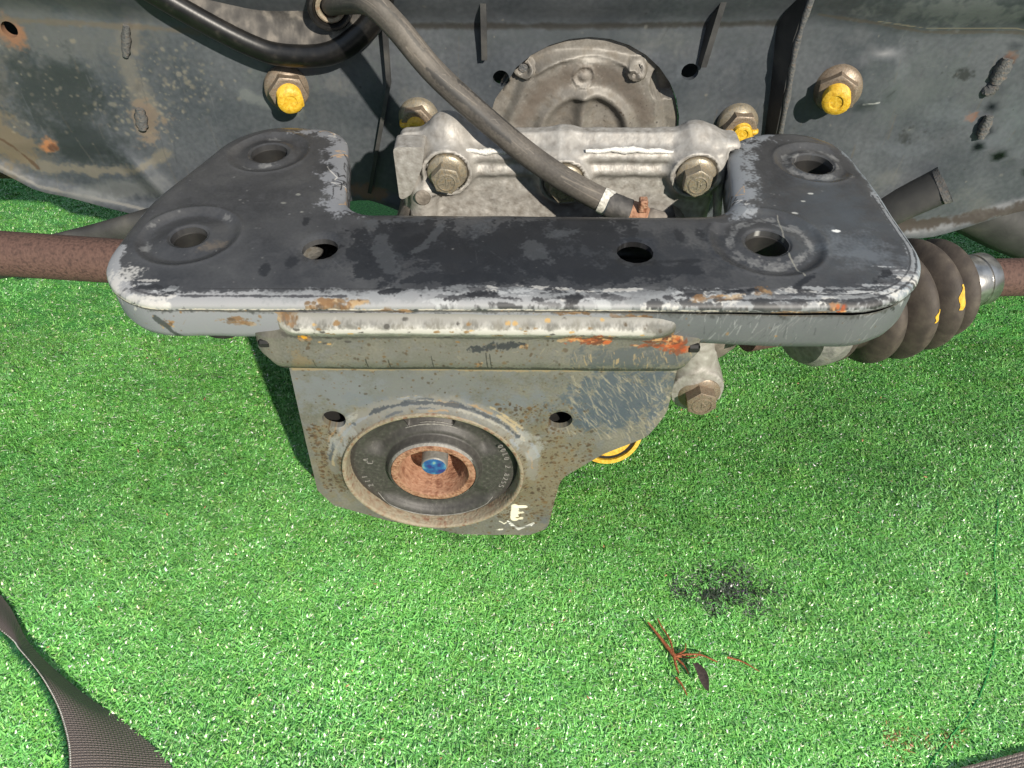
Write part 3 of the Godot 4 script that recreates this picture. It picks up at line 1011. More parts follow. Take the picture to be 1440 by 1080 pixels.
func block_sdf(p: Vector3) -> float:
	var d := sdbox(p, Vector3(0.031, 0.135, -0.4640), Vector3(0.104, 0.084, 0.0110), 0.005)
	# slanted upper face and the two mouldings along it
	d = maxf(d, (p - Vector3(0, 0.2150, -0.466)).dot(Vector3(0, 0.72, 0.69)) - 0.0045)
	d = smin(d, sdcap(p, Vector3(-0.04, 0.2085, -0.4535), Vector3(0.13, 0.2085, -0.4535), 0.0036), 0.004)
	d = smin(d, sdcap(p, Vector3(-0.03, 0.1985, -0.453), Vector3(0.115, 0.1985, -0.453), 0.0034), 0.004)
	for q in [Vector3(-0.042, 0.200, -0.45), Vector3(0.034, 0.193, -0.45), Vector3(0.119, 0.198, -0.45)]:
		var rr := 0.0165
		d = smin(d, maxf((Vector2(p.x - q.x, p.y - q.y)).length() - rr, absf(p.z + 0.462) - 0.0165), 0.007)
		d = smin(d, sdcap(p, q + Vector3(0, 0.002, -0.012), q + Vector3(0.001, 0.0165 if q.x < 0.0 else 0.015, -0.017), 0.0145 if q.x < 0 else 0.0115), 0.008)
		# spot face for the bolt's flange
		d = maxf(d, -maxf((Vector2(p.x - q.x, p.y - q.y)).length() - 0.0138, -(p.z + 0.4478)))
	# slanted rib at the right, small pad at the lower left
	d = smin(d, sdcap(p, Vector3(0.134, 0.21, -0.451), Vector3(0.139, 0.165, -0.449), 0.003), 0.004)
	d = smin(d, sdcap(p, Vector3(-0.0585, 0.186, -0.452), Vector3(-0.060, 0.165, -0.450), 0.0095), 0.005)
	d = smin(d, sdbox(p, Vector3(0.137, 0.200, -0.464), Vector3(0.010, 0.017, 0.010), 0.004), 0.006)
	d = maxf(d, -sdcap(p, Vector3(0.1445, 0.208, -0.43), Vector3(0.1445, 0.208, -0.5), 0.0045))
	var f := n2[((int(p.y * 1900.0 + 4000.0) & 511) << 9) | (int(p.x * 1900.0 + 4000.0) & 511)] / 255.0
	return d + (f - 0.5) * 0.0011

func differential() -> void:
	var o := thing("differential_housing", "dusty cast aluminium differential housing with gold bolts behind the bracket's notch", "differential")
	var mb := MB.new()
	nets(mb, Vector3(-0.085, 0.145, -0.485), Vector3(0.158, 0.245, -0.428), 0.0016, block_sdf)
	obj("block", mb, M.alu, o)
	# the heavy casting underneath, out of sight behind the bracket
	var low := MB.new()
	nets(low, Vector3(-0.12, 0.02, -0.56), Vector3(0.16, 0.17, -0.34), 0.007, func(p: Vector3): return smin(sdbox(p, Vector3(0.02, 0.125, -0.47), Vector3(0.10, 0.05, 0.06), 0.02), smin(sdcap(p, Vector3(0.02, 0.10, -0.42), Vector3(0.02, 0.10, -0.50), 0.055), sdcap(p, Vector3(-0.09, 0.12, -0.44), Vector3(0.13, 0.11, -0.41), 0.032), 0.02), 0.02))
	obj("carrier_casing", low, M.alu_dark, o)
	# thin plate at the left of the block, its near edge bright and curved
	var pl := MB.new()
	var pe := round_poly([[-0.0745, 0.2195, 0.003], [-0.0545, 0.2195, 0.002], [-0.0575, 0.205, 0.004], [-0.066, 0.186, 0.006], [-0.074, 0.181, 0.002]], 0.003)
	var pn := outward(pe)
	sheet(pl, pe, [], PackedVector2Array(), 0.004, func(q: Vector2): return Vector3(q.x, q.y, -0.4435), func(q): return q, Vector3(0, 0, 1))
	var ra := PackedInt32Array()
	var rb := PackedInt32Array()
	for k in pe.size() + 1:
		var p := pe[k % pe.size()]
		var nn := pn[k % pe.size()]
		ra.append(pl.vert(Vector3(p.x, p.y, -0.4435), Vector3(nn.x, nn.y, 0)))
		rb.append(pl.vert(Vector3(p.x, p.y, -0.46), Vector3(nn.x, nn.y, 0)))
	pl.strip(ra, rb)
	obj("side_pad", pl, M.alu, o)
	var dw := MB.new()
	lathe(dw, [Vector2(0.0052, 0), Vector2(0.0052, 0.0016), Vector2(0.0046, 0.0022), Vector2(0, 0.0023)], along(Vector3(0, 0.15, 1), Vector3(-0.0585, 0.1845, -0.4432)), 24)
	obj("dowel", dw, M.alu_dark, o)
	var says := ["gold flange bolt at the left end of the aluminium block", "gold flange bolt half hidden under the rubber hose", "gold flange bolt at the right end of the aluminium block"]
	var bp := [Vector3(-0.042, 0.200, -0.4476), Vector3(0.034, 0.193, -0.4476), Vector3(0.119, 0.198, -0.4476)]
	for k in 3:
		flange_bolt(o, bp[k], Vector3(0.02 - 0.03 * k, -0.03, 1), 0.0128, M.zinc, says[k], 0.3 + 0.35 * k)
	# bare streaks of white paint along the upper moulding
	for run in [[-0.030, 0.0, 0.0], [0.047, 0.103, 0.0]]:
		var sm := MB.new()
		var path := []
		for j in 25:
			var x := lerpf(run[0], run[1], j / 24.0)
			path.append(Vector3(x, 0.2130 + 0.0006 * sin(x * 110.0) + 0.0004 * sin(x * 420.0), -0.4513))
		tube(sm, path, func(t, _a): return 0.0024 * (0.45 + 0.6 * sin(PI * clampf(t, 0.06, 0.94))) * (0.82 + 0.16 * sin(t * 17.0) + 0.1 * sin(t * 61.0)), 10)
		obj("paint_streak", sm, M.white_paint, o)
	# nose of the gear case seen through the opening in the panel
	var cv := Canvas.new(self, -0.025, 0.09, 0.135, 0.255, 2800.0)
	cv.base(C(104, 100, 94), C(128, 124, 117), C(112, 106, 97), 0.06, 0.55, 0.7, 10.0)
	var c := Vector2(0.0545, 0.174)
	for k in 26:
		var a := PI * (0.08 + 0.84 * k / 25.0)
		var p := c + Vector2.from_angle(a) * 0.0475
		cv.blob(p.x, p.y, 0.009, 0.007, rad_to_deg(a), C(100, 91, 82), 0.5, 0.6, 0.7, 0.8)
	cv.blob(0.052, 0.219, 0.010, 0.008, 0, C(158, 153, 146), 0.6, 0.9, 0.6)
	cv.specks(0.06, 0.17, 0.11, 0.205, 40, 0.0004, 0.0013, [C(40, 38, 36), C(70, 62, 54)], 0.8)
	cv.specks(-0.02, 0.17, 0.13, 0.25, 120, 0.0003, 0.0011, [C(80, 74, 66), C(168, 163, 155)], 0.6)
	var dm := MB.new()
	var de := PackedVector2Array()
	for k in 96:
		de.append(c + Vector2.from_angle(TAU * k / 96) * 0.0718)
	var bolts := [Vector2(0.008, 0.2245), Vector2(0.089, 0.2245)]
	var cover := func(q: Vector2) -> Vector3:
		var d := q.distance_to(c)
		var th := atan2(q.y - c.y, q.x - c.x)
		var z := -0.5535
		z += 0.006 * (1.0 - smoothstep(0.058, 0.0655, d + 0.003 * sin(th * 5.0 + 0.4)))
		z -= 0.0015 * (1.0 - smoothstep(0.040, 0.055, d))
		z += 0.0045 * exp(-pow((d - 0.0335) / 0.0042, 2.0))
		z -= 0.002 * (1.0 - smoothstep(0.025, 0.032, d))
		z += 0.006 * exp(-pow((q.x - 0.0525) / 0.0055, 2.0)) * (1.0 - smoothstep(0.030, 0.036, d))
		z += 0.0026 * exp(-pow((d - 0.0605) / 0.002, 2.0)) * (1.0 - smoothstep(0.6, 0.75, absf(th - PI * 0.5)))
		for b in bolts:
			var e := q.distance_to(b)
			z += 0.005 * (1.0 - smoothstep(0.0066, 0.0085, e))
			z -= 0.004 * (1.0 - smoothstep(0.0034, 0.0042, e))
		for w in [Vector2(-0.015, 0.2165), Vector2(0.1135, 0.2135)]:
			z -= 0.012 * (1.0 - smoothstep(0.0115, 0.0135, q.distance_to(w)))
		var e2 := q.distance_to(Vector2(0.052, 0.2195))
		z += 0.0018 * (1.0 - smoothstep(0.001, 0.005, e2)) + 0.0012 * exp(-pow((e2 - 0.0075) / 0.0012, 2.0))
		var f: float = n2[((int(q.y * 2300.0 + 4000.0) & 511) << 9) | (int(q.x * 2300.0 + 4000.0) & 511)] / 255.0
		return Vector3(q.x, q.y, z + (f - 0.5) * 0.0008)
	sheet(dm, de, [], PackedVector2Array(), 0.0017, cover, cv.uv, Vector3(0, 0, 1))
	obj("nose_cover", dm, cv.material(0.05, 0.2), o, "ribbed round aluminium nose cover seen through the panel's opening")
	for b in bolts:
		var hm := MB.new()
		lathe(hm, [Vector2(0.0034, 0.0), Vector2(0.003, 0.0005), Vector2(0, 0.0006)], along(Vector3(0, 0, 1), Vector3(b.x, b.y, -0.5505)), 16)
		obj("plug", hm, M.weld, o)
	# lug with its own bolt, showing below the bracket at the right
	var lg := MB.new()
	nets(lg, Vector3(0.085, 0.03, -0.43), Vector3(0.165, 0.15, -0.345), 0.0025, func(p: Vector3): return smin(smin(sdcap(p, Vector3(0.118, 0.14, -0.395), Vector3(0.127, 0.073, -0.385), 0.017), maxf(Vector2(p.x - 0.1285, p.y - 0.0745).length() - 0.0185, absf(p.z + 0.385) - 0.013), 0.006), sdbox(p, Vector3(0.108, 0.085, -0.395), Vector3(0.014, 0.034, 0.008), 0.004), 0.008))
	obj("lug", lg, M.alu, o)
	flange_bolt(o, Vector3(0.1295, 0.0735, -0.3718), Vector3(0.0, 0.0, 1), 0.0145, M.zinc_grey, "dull brown flange bolt low at the right of the bracket", 0.2)
	# yellow cap under the bracket
	var yc := MB.new()
	var yx := along(Vector3(0.05, 0.55, 1), Vector3(0.070, 0.034, -0.372))
	lathe(yc, [Vector2(0.026, -0.02), Vector2(0.026, 0.0), Vector2(0.0255, 0.0012), Vector2(0.0225, 0.0016), Vector2(0.022, -0.001), Vector2(0.0195, -0.0012), Vector2(0.019, 0.0022), Vector2(0.013, 0.003), Vector2(0, 0.003)], yx, 40)
	var cap := obj("filler_cap", yc, M.yellow, o, "yellow round cap peeping out below the bracket")
	var rg := MB.new()
	lathe(rg, [Vector2(0.0221, -0.0004), Vector2(0.0208, 0.0008), Vector2(0.0194, -0.0004)], yx, 40)
	obj("seal_ring", rg, M.hole_black, cap)
	var rg2 := MB.new()
	lathe(rg2, [Vector2(0.0269, -0.012), Vector2(0.0272, -0.003), Vector2(0.0262, -0.0006)], yx, 40)
	obj("rim", rg2, M.weld, cap)

func flange_bolt(o: Node, at: Vector3, dir: Vector3, r: float, m: Material, label: String, turn: float) -> void:
	var xf := along(dir, at)
	var m1 := MB.new()
	lathe(m1, [Vector2(r, -0.002), Vector2(r, 0.0013), Vector2(r * 0.95, 0.0021), Vector2(r * 0.66, 0.0036), Vector2(0, 0.0037)], xf, 36)
	var b := obj("flange_bolt", m1, m, o, label)
	var m2 := MB.new()
	hexa(m2, xf * Transform3D(Basis(Vector3.UP, turn), Vector3(0, 0.002, 0)), r * 0.66, 0.0105)
	obj("hex", m2, m, b)
	var m3 := MB.new()
	var rr := r * 0.5
	lathe(m3, [Vector2(rr, 0.0122), Vector2(rr, 0.0128), Vector2(rr * 0.86, 0.0131), Vector2(rr * 0.82, 0.0123)], xf, 28)
	box(m3, Vector3(-0.003, 0.0122, -0.0005), Vector3(0.003, 0.0129, 0.0005), 0.0002, xf)
	box(m3, Vector3(-0.002, 0.0122, 0.0014), Vector3(0.001, 0.0128, 0.0022), 0.0002, xf)
	obj("head_mark", m3, m, b)

# ------------------------------------------------------------------ the bracket

func bracket() -> void:
	var o := thing("mounting_bracket", "black stamped steel mounting bracket, worn white along its edge, with a round rusty bushing", "bracket")
	var out := round_poly([[-0.2230, 0.3035, 0.066], [-0.2150, 0.400, 0.09], [-0.179, 0.4985, 0.042], [-0.1105, 0.489, 0.028], [-0.0975, 0.3865, 0.020], [0.1285, 0.3835, 0.020], [0.144, 0.483, 0.036], [0.2165, 0.4875, 0.038], [0.2215, 0.410, 0.06], [0.2240, 0.3015, 0.080]], 0.0035)
	var nrm := outward(out)
	var r := 0.0100
	# --- paint of the upper shell; the canvas runs on outwards over the rolled edge and the skirt
	var cv := Canvas.new(self, -0.27, 0.255, 0.27, 0.53, 2400.0)
	cv.base(C(54, 54, 55), C(72, 72, 72), C(64, 64, 65), 0.035, 0.36, 0.44, 4.0)
	var blk := C(28, 28, 29)
	cv.blob(0.02, 0.345, 0.12, 0.032, 0, C(42, 43, 45), 0.85, 0.5, 0.5, 0.36)
	for b in [[-0.06, 0.36, 0.03, 0.02, 20], [-0.03, 0.34, 0.035, 0.018, -30], [0.0, 0.352, 0.03, 0.022, 15], [0.03, 0.332, 0.03, 0.012, -10], [0.05, 0.36, 0.018, 0.02, 60], [0.055, 0.325, 0.03, 0.008, 5], [-0.075, 0.335, 0.012, 0.02, 30], [0.085, 0.33, 0.02, 0.006, 0], [0.04, 0.372, 0.03, 0.008, 0], [-0.02, 0.322, 0.04, 0.006, 3]]:
		cv.blob(b[0], b[1], b[2], b[3], b[4], blk, 0.75, 0.8, 0.15, 0.34)
	for b in [[-0.07, 0.345, 0.006, 0.03, 18], [-0.055, 0.378, 0.018, 0.004, 10], [-0.045, 0.36, 0.003, 0.025, -25], [0.012, 0.345, 0.008, 0.012, 40], [0.028, 0.362, 0.01, 0.006, 0], [-0.018, 0.369, 0.004, 0.014, -35]]:
		cv.blob(b[0], b[1], b[2], b[3], b[4], C(72, 74, 76), 0.6, 1.0, 0.3, 0.5)
	for b in [[0.093, 0.362, 0.003, 0.006], [0.105, 0.362, 0.0035, 0.0065], [-0.118, 0.336, 0.004, 0.008], [-0.131, 0.33, 0.003, 0.008], [-0.118, 0.376, 0.0025, 0.007], [0.088, 0.337, 0.018, 0.0022]]:
		cv.blob(b[0], b[1], b[2], b[3], 4, blk, 0.7, 0.6, 0.4, 0.4)
	cv.blob(0.185, 0.37, 0.045, 0.06, 10, C(62, 67, 71), 0.5, 0.6, 0.7, 0.45)
	cv.blob(0.19, 0.345, 0.028, 0.022, -35, C(112, 118, 124), 0.55, 0.8, 0.9, 0.5)
	cv.blob(0.19, 0.40, 0.02, 0.05, 5, C(70, 76, 82), 0.5, 0.8, 0.9)
	# rings round the four bolt seats
	for q in [[0.141, 0.356, 0.022, 1.0], [0.191, 0.4425, 0.017, 0.55], [-0.180, 0.361, 0.024, 0.14], [-0.157, 0.457, 0.019, 0.12]]:
		for k in 34:
			var a := TAU * k / 34.0 + rng.randf() * 0.2
			var p: Vector2 = Vector2(q[0], q[1]) + Vector2.from_angle(a) * q[2] * rng.randf_range(0.82, 1.12)
			if rng.randf() < q[3]:
				cv.blob(p.x, p.y, 0.005, 0.0022, rad_to_deg(a) + 90, C(126, 126, 124), 0.5, 1.3, 0.5, 0.6)
	cv.blob(-0.165, 0.352, 0.008, 0.005, 20, C(98, 88, 76), 0.6, 1.0, 0.6, 0.7)
	cv.blob(0.205, 0.425, 0.006, 0.004, 20, C(110, 108, 102), 0.7, 0.9, 0.6, 0.7)
	cv.specks(-0.22, 0.31, 0.23, 0.48, 420, 0.0003, 0.0011, [C(96, 96, 96), C(118, 118, 116), C(80, 82, 84), C(140, 138, 132)], 0.6, 0.6)
	for p in [[0.182, 0.365, 0.0028, 0.0017, 236], [0.178, 0.4045, 0.0022, 0.0012, 178], [0.163, 0.383, 0.0022, 0.0016, 172], [0.1715, 0.396, 0.0016, 0.001, 160], [-0.135, 0.395, 0.002, 0.0018, 112], [-0.128, 0.404, 0.0018, 0.0014, 120], [-0.122, 0.385, 0.0016, 0.0012, 120], [-0.03, 0.3815, 0.0022, 0.0005, 190], [0.139, 0.3665, 0.0022, 0.0012, 190]]:
		cv.blob(p[0], p[1], p[2], p[3], 0, C(p[4], p[4], p[4] - 6), 0.9, 0.5, 0.4, 0.6, 12.0)
	cv.streaks(-0.2, 0.31, 0.22, 0.47, 50, 0.012, 60, 70, 0.0005, [C(96, 97, 98), C(38, 39, 40)], 0.4)
	cv.line([Vector2(0.153, 0.382), Vector2(0.150, 0.342), Vector2(0.153, 0.324)], 0.0009, C(132, 130, 120), 0.8, 0.9, 0.5, 0.6)
	# skirt: bare grey primer below the rolled edge; mottled dark at the right
	var ring := func(off: float, x0: float, x1: float, front: bool) -> Array:
		var a := []
		for k in out.size():
			if front and nrm[k].y > 0.03: continue
			if out[k].x >= x0 and out[k].x <= x1:
				a.append(out[k] + nrm[k] * off)
		return a
	cv.line(ring.call(0.0165, -0.3, 0.06, true), 0.026, C(130, 132, 136), 0.95, 0.25, 0.2, 0.6)
	cv.line(ring.call(0.0165, 0.06, 0.3, true), 0.026, C(92, 95, 97), 0.95, 0.3, 0.2, 0.6)
	for k in 6:
		cv.blob(rng.randf_range(0.07, 0.2), 0.286, 0.018, 0.008, 10, C(94, 96, 98), 0.7, 1.2, 0.4)
	# worn rolled edge
	cv.line(ring.call(-0.002, -0.23, 0.06, true), 0.012, C(150, 151, 152), 0.9, 0.7, 0.3, 0.55, 10.0)
	cv.line(ring.call(-0.002, 0.06, 0.24, true), 0.010, C(132, 135, 137), 0.85, 0.7, 0.35, 0.55, 10.0)
	cv.line(ring.call(-0.006, -0.13, 0.09, true), 0.008, C(128, 130, 131), 0.75, 1.0, 0.4, 0.55)
	var all := []
	for k in out.size():
		all.append(out[k] + nrm[k] * 0.0)
	var side_l := all.filter(func(p): return p.x > -0.132 and p.x < -0.096 and p.y > 0.392)
	var side_r := all.filter(func(p): return p.x > 0.126 and p.x < 0.166 and p.y > 0.392)
	cv.line(side_l, 0.030, C(140, 142, 146), 0.75, 1.0, 0.4, 0.55, 10.0)
	cv.line(side_r, 0.030, C(132, 136, 140), 0.85, 0.8, 0.4, 0.55, 10.0)
	for sd in [side_l, side_r]:
		for k in 34:
			var p: Vector2 = sd[rng.randi() % sd.size()] + Vector2(rng.randf_range(-0.008, 0.008), rng.randf_range(-0.003, 0.003))
			cv.line([p, p + Vector2(rng.randf_range(-0.005, 0.005), rng.randf_range(-0.003, 0.005)), p + Vector2(rng.randf_range(-0.006, 0.006), rng.randf_range(-0.004, 0.012)), p + Vector2(rng.randf_range(-0.008, 0.008), rng.randf_range(-0.004, 0.016))], rng.randf_range(0.0005, 0.0014), [C(30, 30, 31), C(200, 196, 188), C(176, 142, 106), C(52, 52, 53)][k % 4], 0.8, 0.6, 0.5)
	var rightside := all.filter(func(p): return p.x > 0.2)
	cv.line(rightside, 0.008, C(128, 136, 142), 0.75, 0.8, 0.5, 0.5)
	var leftside := all.filter(func(p): return p.x < -0.165)
	cv.line(leftside, 0.003, C(150, 150, 150), 0.7, 1.1, 0.5, 0.55)
	cv.blob(-0.207, 0.322, 0.010, 0.012, 0, C(186, 184, 178), 0.85, 0.9, 0.4)
	for k in 190:
		var q: Vector2 = ring.call(rng.randf_range(-0.012, 0.003), -0.2, 0.215, true)[rng.randi() % 60]
		cv.blob(q.x, q.y, rng.randf_range(0.002, 0.012), rng.randf_range(0.0006, 0.002), rng.randf_range(-6, 6), [C(166, 168, 168), C(38, 38, 39), C(118, 120, 121), C(186, 184, 178), C(84, 84, 85)][k % 5], 0.75, 1.4, 0.4, 0.55, 8.0)
	for off in [0.0032, 0.0052]:
		cv.line(ring.call(off, -0.21, 0.22, true), 0.0009, C(66, 62, 56), 0.75, 1.8, 0.6, 0.8, -24.0)
	cv.line(ring.call(0.0022, -0.21, 0.12, true), 0.0012, C(206, 196, 176), 0.7, 1.7, 0.6, 0.8, 12.0)
	# cracks, dark scuffs and rust along the front
	cv.line(ring.call(0.0035, -0.21, 0.24, true), 0.0010, C(60, 60, 60), 0.8, 1.6, 0.6, 0.8, -30.0)
	cv.line(ring.call(-0.0045, -0.20, -0.08, true), 0.0016, C(50, 50, 52), 0.8, 1.2, 0.6, 0.6, -20.0)
	cv.line(ring.call(-0.003, 0.10, 0.24, true), 0.0014, C(38, 39, 41), 0.8, 1.5, 0.6, 0.6, -20.0)
	cv.line(ring.call(-0.0065, 0.13, 0.235, true), 0.0010, C(44, 45, 47), 0.8, 1.3, 0.6, 0.6)
	for b in [[0.028, 0.306, 0.006, 0.003], [0.196, 0.326, 0.008, 0.003], [-0.015, 0.309, 0.008, 0.002], [-0.062, 0.311, 0.010, 0.002], [0.115, 0.311, 0.010, 0.0018], [0.15, 0.318, 0.012, 0.0022]]:
		cv.blob(b[0], b[1], b[2], b[3], 10 if b[0] < 0.15 else 40, blk, 0.85, 0.9, 0.4)
	for b in [[-0.182, 0.29, 0.006, 0.0022, 0.3], [-0.142, 0.292, 0.008, 0.0018, 0.3], [-0.118, 0.283, 0.003, 0.002, 0.3], [-0.1, 0.303, 0.005, 0.0016, 0.3], [-0.06, 0.299, 0.008, 0.0016, 0.3], [-0.085, 0.3035, 0.012, 0.002, 0.3], [0.03, 0.297, 0.008, 0.0014, 0.3], [0.06, 0.2945, 0.01, 0.0016, 0.3], [0.105, 0.3065, 0.012, 0.0018, 0.3], [0.128, 0.312, 0.004, 0.003, 0.3], [0.165, 0.3005, 0.004, 0.0022, 1], [0.146, 0.2985, 0.012, 0.0012, 0.3]]:
		cv.rust(b[0], b[1], b[2], b[3], b[4])
	cv.line([Vector2(-0.1865, 0.2945), Vector2(-0.181, 0.288), Vector2(-0.176, 0.279)], 0.0048, C(64, 66, 68), 0.9, 0.6, 0.4, 0.5)
	cv.streaks(0.06, 0.27, 0.23, 0.298, 240, 0.006, 70, 35, 0.0008, [C(138, 140, 140), C(70, 72, 75), C(120, 122, 122)], 0.7)
	cv.streaks(-0.2, 0.27, 0.05, 0.298, 50, 0.005, 10, 60, 0.0005, [C(170, 168, 160), C(118, 108, 92)], 0.5)
	cv.specks(-0.21, 0.268, 0.2, 0.30, 130, 0.0003, 0.0013, [C(116, 84, 50), C(150, 112, 66), C(84, 66, 46)], 0.75, 0.85, 10.0)
	cv.line(ring.call(0.0295, -0.2, 0.05, true), 0.002, C(150, 122, 86), 0.6, 1.1, 0.6)
	M.shell = cv.material(0.035)

	var holes := [[Vector2(-0.1805, 0.3615), 0.0100], [Vector2(-0.157, 0.4565), 0.0118], [Vector2(0.141, 0.3555), 0.0121], [Vector2(0.191, 0.4425), 0.0122], [Vector2(-0.105, 0.3495), 0.0098], [Vector2(0.067, 0.3465), 0.0100]]
	var seats := [0.0305, 0.028, 0.034, 0.027]
	var surf := func(q: Vector2) -> Vector3:
		var y := TOP
		for k in 4:
			var d: float = q.distance_to(holes[k][0])
			if d < seats[k] + 0.004:
				var R: float = seats[k]
				y += 0.0007 * exp(-pow((d - R * 0.93) / 0.0018, 2.0))
				y -= 0.0022 * (1.0 - smoothstep(R - 0.0085, R - 0.0005, d))
				y += 0.0016 * (1.0 - smoothstep(holes[k][1] + 0.001, R - 0.008, d))
				y -= 0.0010 * (1.0 - smoothstep(holes[k][1], holes[k][1] + 0.0016, d))
		for k in [4, 5]:
			var d: float = q.distance_to(holes[k][0])
			y -= 0.0009 * (1.0 - smoothstep(holes[k][1], holes[k][1] + 0.0014, d))
		var f := n1[((int(q.y * 600.0) & 511) << 9) | (int(q.x * 600.0 + 800.0) & 511)] / 255.0
		y += (f - 0.5) * 0.0012 * smoothstep(0.0, 0.01, 1.0)
		return Vector3(q.x, y, -q.y)
	var inset := PackedVector2Array()
	for k in out.size():
		inset.append(out[k] - nrm[k] * r)
	var extra := PackedVector2Array()
	for k in 4:
		for rr in [holes[k][1] + 0.0009, holes[k][1] + 0.0022, holes[k][1] + 0.005, seats[k] - 0.0095, seats[k] - 0.007, seats[k] - 0.0045, seats[k] - 0.0025, seats[k] - 0.0008, seats[k] + 0.0012, seats[k] + 0.003]:
			for j in 48:
				var p: Vector2 = holes[k][0] + Vector2.from_angle(TAU * (j + 0.5 * int(rr * 1e5)) / 48.0) * rr
				if Geometry2D.is_point_in_polygon(p, inset):
					extra.append(p)
	for k in [4, 5]:
		for j in 32:
			extra.append(holes[k][0] + Vector2.from_angle(TAU * j / 32.0) * (holes[k][1] + 0.0014))
	var mb := MB.new()
	sheet(mb, inset, holes, extra, 0.0065, surf, cv.uv, Vector3.UP)
	# rolled edge, lip and skirt: (outwards, down, along the paint)
	var prof := []
	var rv := 0.0046
	for k in 7:
		var a := PI * 0.5 * k / 6.0
		prof.append([-r + r * sin(a), rv - rv * cos(a), -r + r * 1.05 * sin(a), Vector2(sin(a) * rv, cos(a) * r).normalized()])
	var s0: float = prof[-1][2]
	prof.append([0.0003, 0.0062, s0 + 0.003, Vector2(1, 0)])
	prof.append([0.0003, 0.0062, s0 + 0.003, Vector2(0.5, -0.8)])
	prof.append([-0.0010, 0.0071, s0 + 0.0042, Vector2(0.5, -0.8)])
	prof.append([-0.0010, 0.0071, s0 + 0.0042, Vector2(1, 0.15)])
	prof.append([-0.0004, 0.0130, s0 + 0.0100, Vector2(1, 0.05)])
	prof.append([-0.0006, 0.0215, s0 + 0.0180, Vector2(1, -0.12)])
	prof.append([-0.0022, 0.0255, s0 + 0.0220, Vector2(0.75, -0.6)])
	prof.append([-0.0070, 0.0270, s0 + 0.0260, Vector2(0, -1)])
	var prev := PackedInt32Array()
	for j in prof.size():
		var row := PackedInt32Array()
		for k in out.size() + 1:
			var q := k % out.size()
			var sunk: float = (surf.call(inset[q]).y - TOP) * clampf(1.0 - j / 5.0, 0, 1)
			var p: Vector2 = out[q] + nrm[q] * prof[j][0]
			var w := (n2[((int(out[q].x * 900.0 + 400.0) & 511) << 9) | (int(out[q].y * 900.0 + j * 3.0) & 511)] / 255.0 - 0.5) * 0.0009 * clampf(j / 3.0, 0, 1)
			var f := n1[((int(out[q].y * 600.0) & 511) << 9) | (int(out[q].x * 600.0 + 800.0) & 511)] / 255.0
			p += nrm[q] * w
			var nn: Vector2 = prof[j][3]
			row.append(mb.vert(Vector3(p.x, TOP - prof[j][1] * (1.0 + (0.24 * smoothstep(0.0, 0.17, p.x) if j > 9 else 0.0)) + (sunk if j < 5 else 0.0) + (f - 0.5) * 0.0012 * clampf(j / 5.0, 0, 1), -p.y), Vector3(nrm[q].x * nn.x, nn.y, -nrm[q].y * nn.x).normalized(), cv.uv(out[q] + nrm[q] * prof[j][2])))
		if j > 0 and prof[j][2] != prof[j - 1][2]:
			mb.strip(prev, row)
		prev = row
	# thickness at the holes
	for hl in holes:
		var a := PackedInt32Array()
		var b := PackedInt32Array()
		for k in 33:
			var d := Vector2.from_angle(TAU * k / 32)
			var p: Vector3 = surf.call(hl[0] + d * hl[1])
			a.append(mb.vert(p, Vector3(-d.x, 0, d.y), cv.uv(hl[0] + d * hl[1])))
			b.append(mb.vert(p - Vector3(0, 0.0032, 0), Vector3(-d.x, 0, d.y), cv.uv(hl[0] + d * hl[1])))
		mb.strip(a, b)
	obj("upper_shell", mb, M.shell, o)
	# tubes that the big bolts pass through
	for k in 4:
		var tb := MB.new()
		lathe(tb, [Vector2(holes[k][1] + 0.0012, -0.024), Vector2(holes[k][1] + 0.0012, -0.006), Vector2(holes[k][1] + 0.0003, -0.0046), Vector2(holes[k][1] - 0.0004, -0.0054), Vector2(holes[k][1] - 0.0004, -0.024)], Transform3D(Basis.IDENTITY, Vector3(holes[k][0].x, TOP, -holes[k][0].y)), 32)
		obj("bolt_sleeve", tb, M.hole_black, o)
	# lower shell, seen only through the holes
	var lo := PackedVector2Array()
	for k in out.size():
		lo.append(out[k] - nrm[k] * 0.0075)
	var lw := MB.new()
	sheet(lw, lo, [[holes[0][0], 0.010], [holes[1][0], 0.010], [holes[2][0], 0.010], [holes[3][0], 0.010]], PackedVector2Array(), 0.016, func(q: Vector2): return Vector3(q.x, TOP - 0.0275, -q.y), func(q): return q, Vector3.UP)
	obj("lower_shell", lw, M.grey_steel, o)
	var wn := MB.new()
	lathe(wn, [Vector2(0.0, -0.017), Vector2(0.010, -0.017), Vector2(0.013, -0.014), Vector2(0.013, 0)], Transform3D(Basis.IDENTITY, Vector3(-0.163, TOP - 0.028, -0.335)), 24)
	obj("weld_nut", wn, M.hole_black, o)

	front_plate(o)

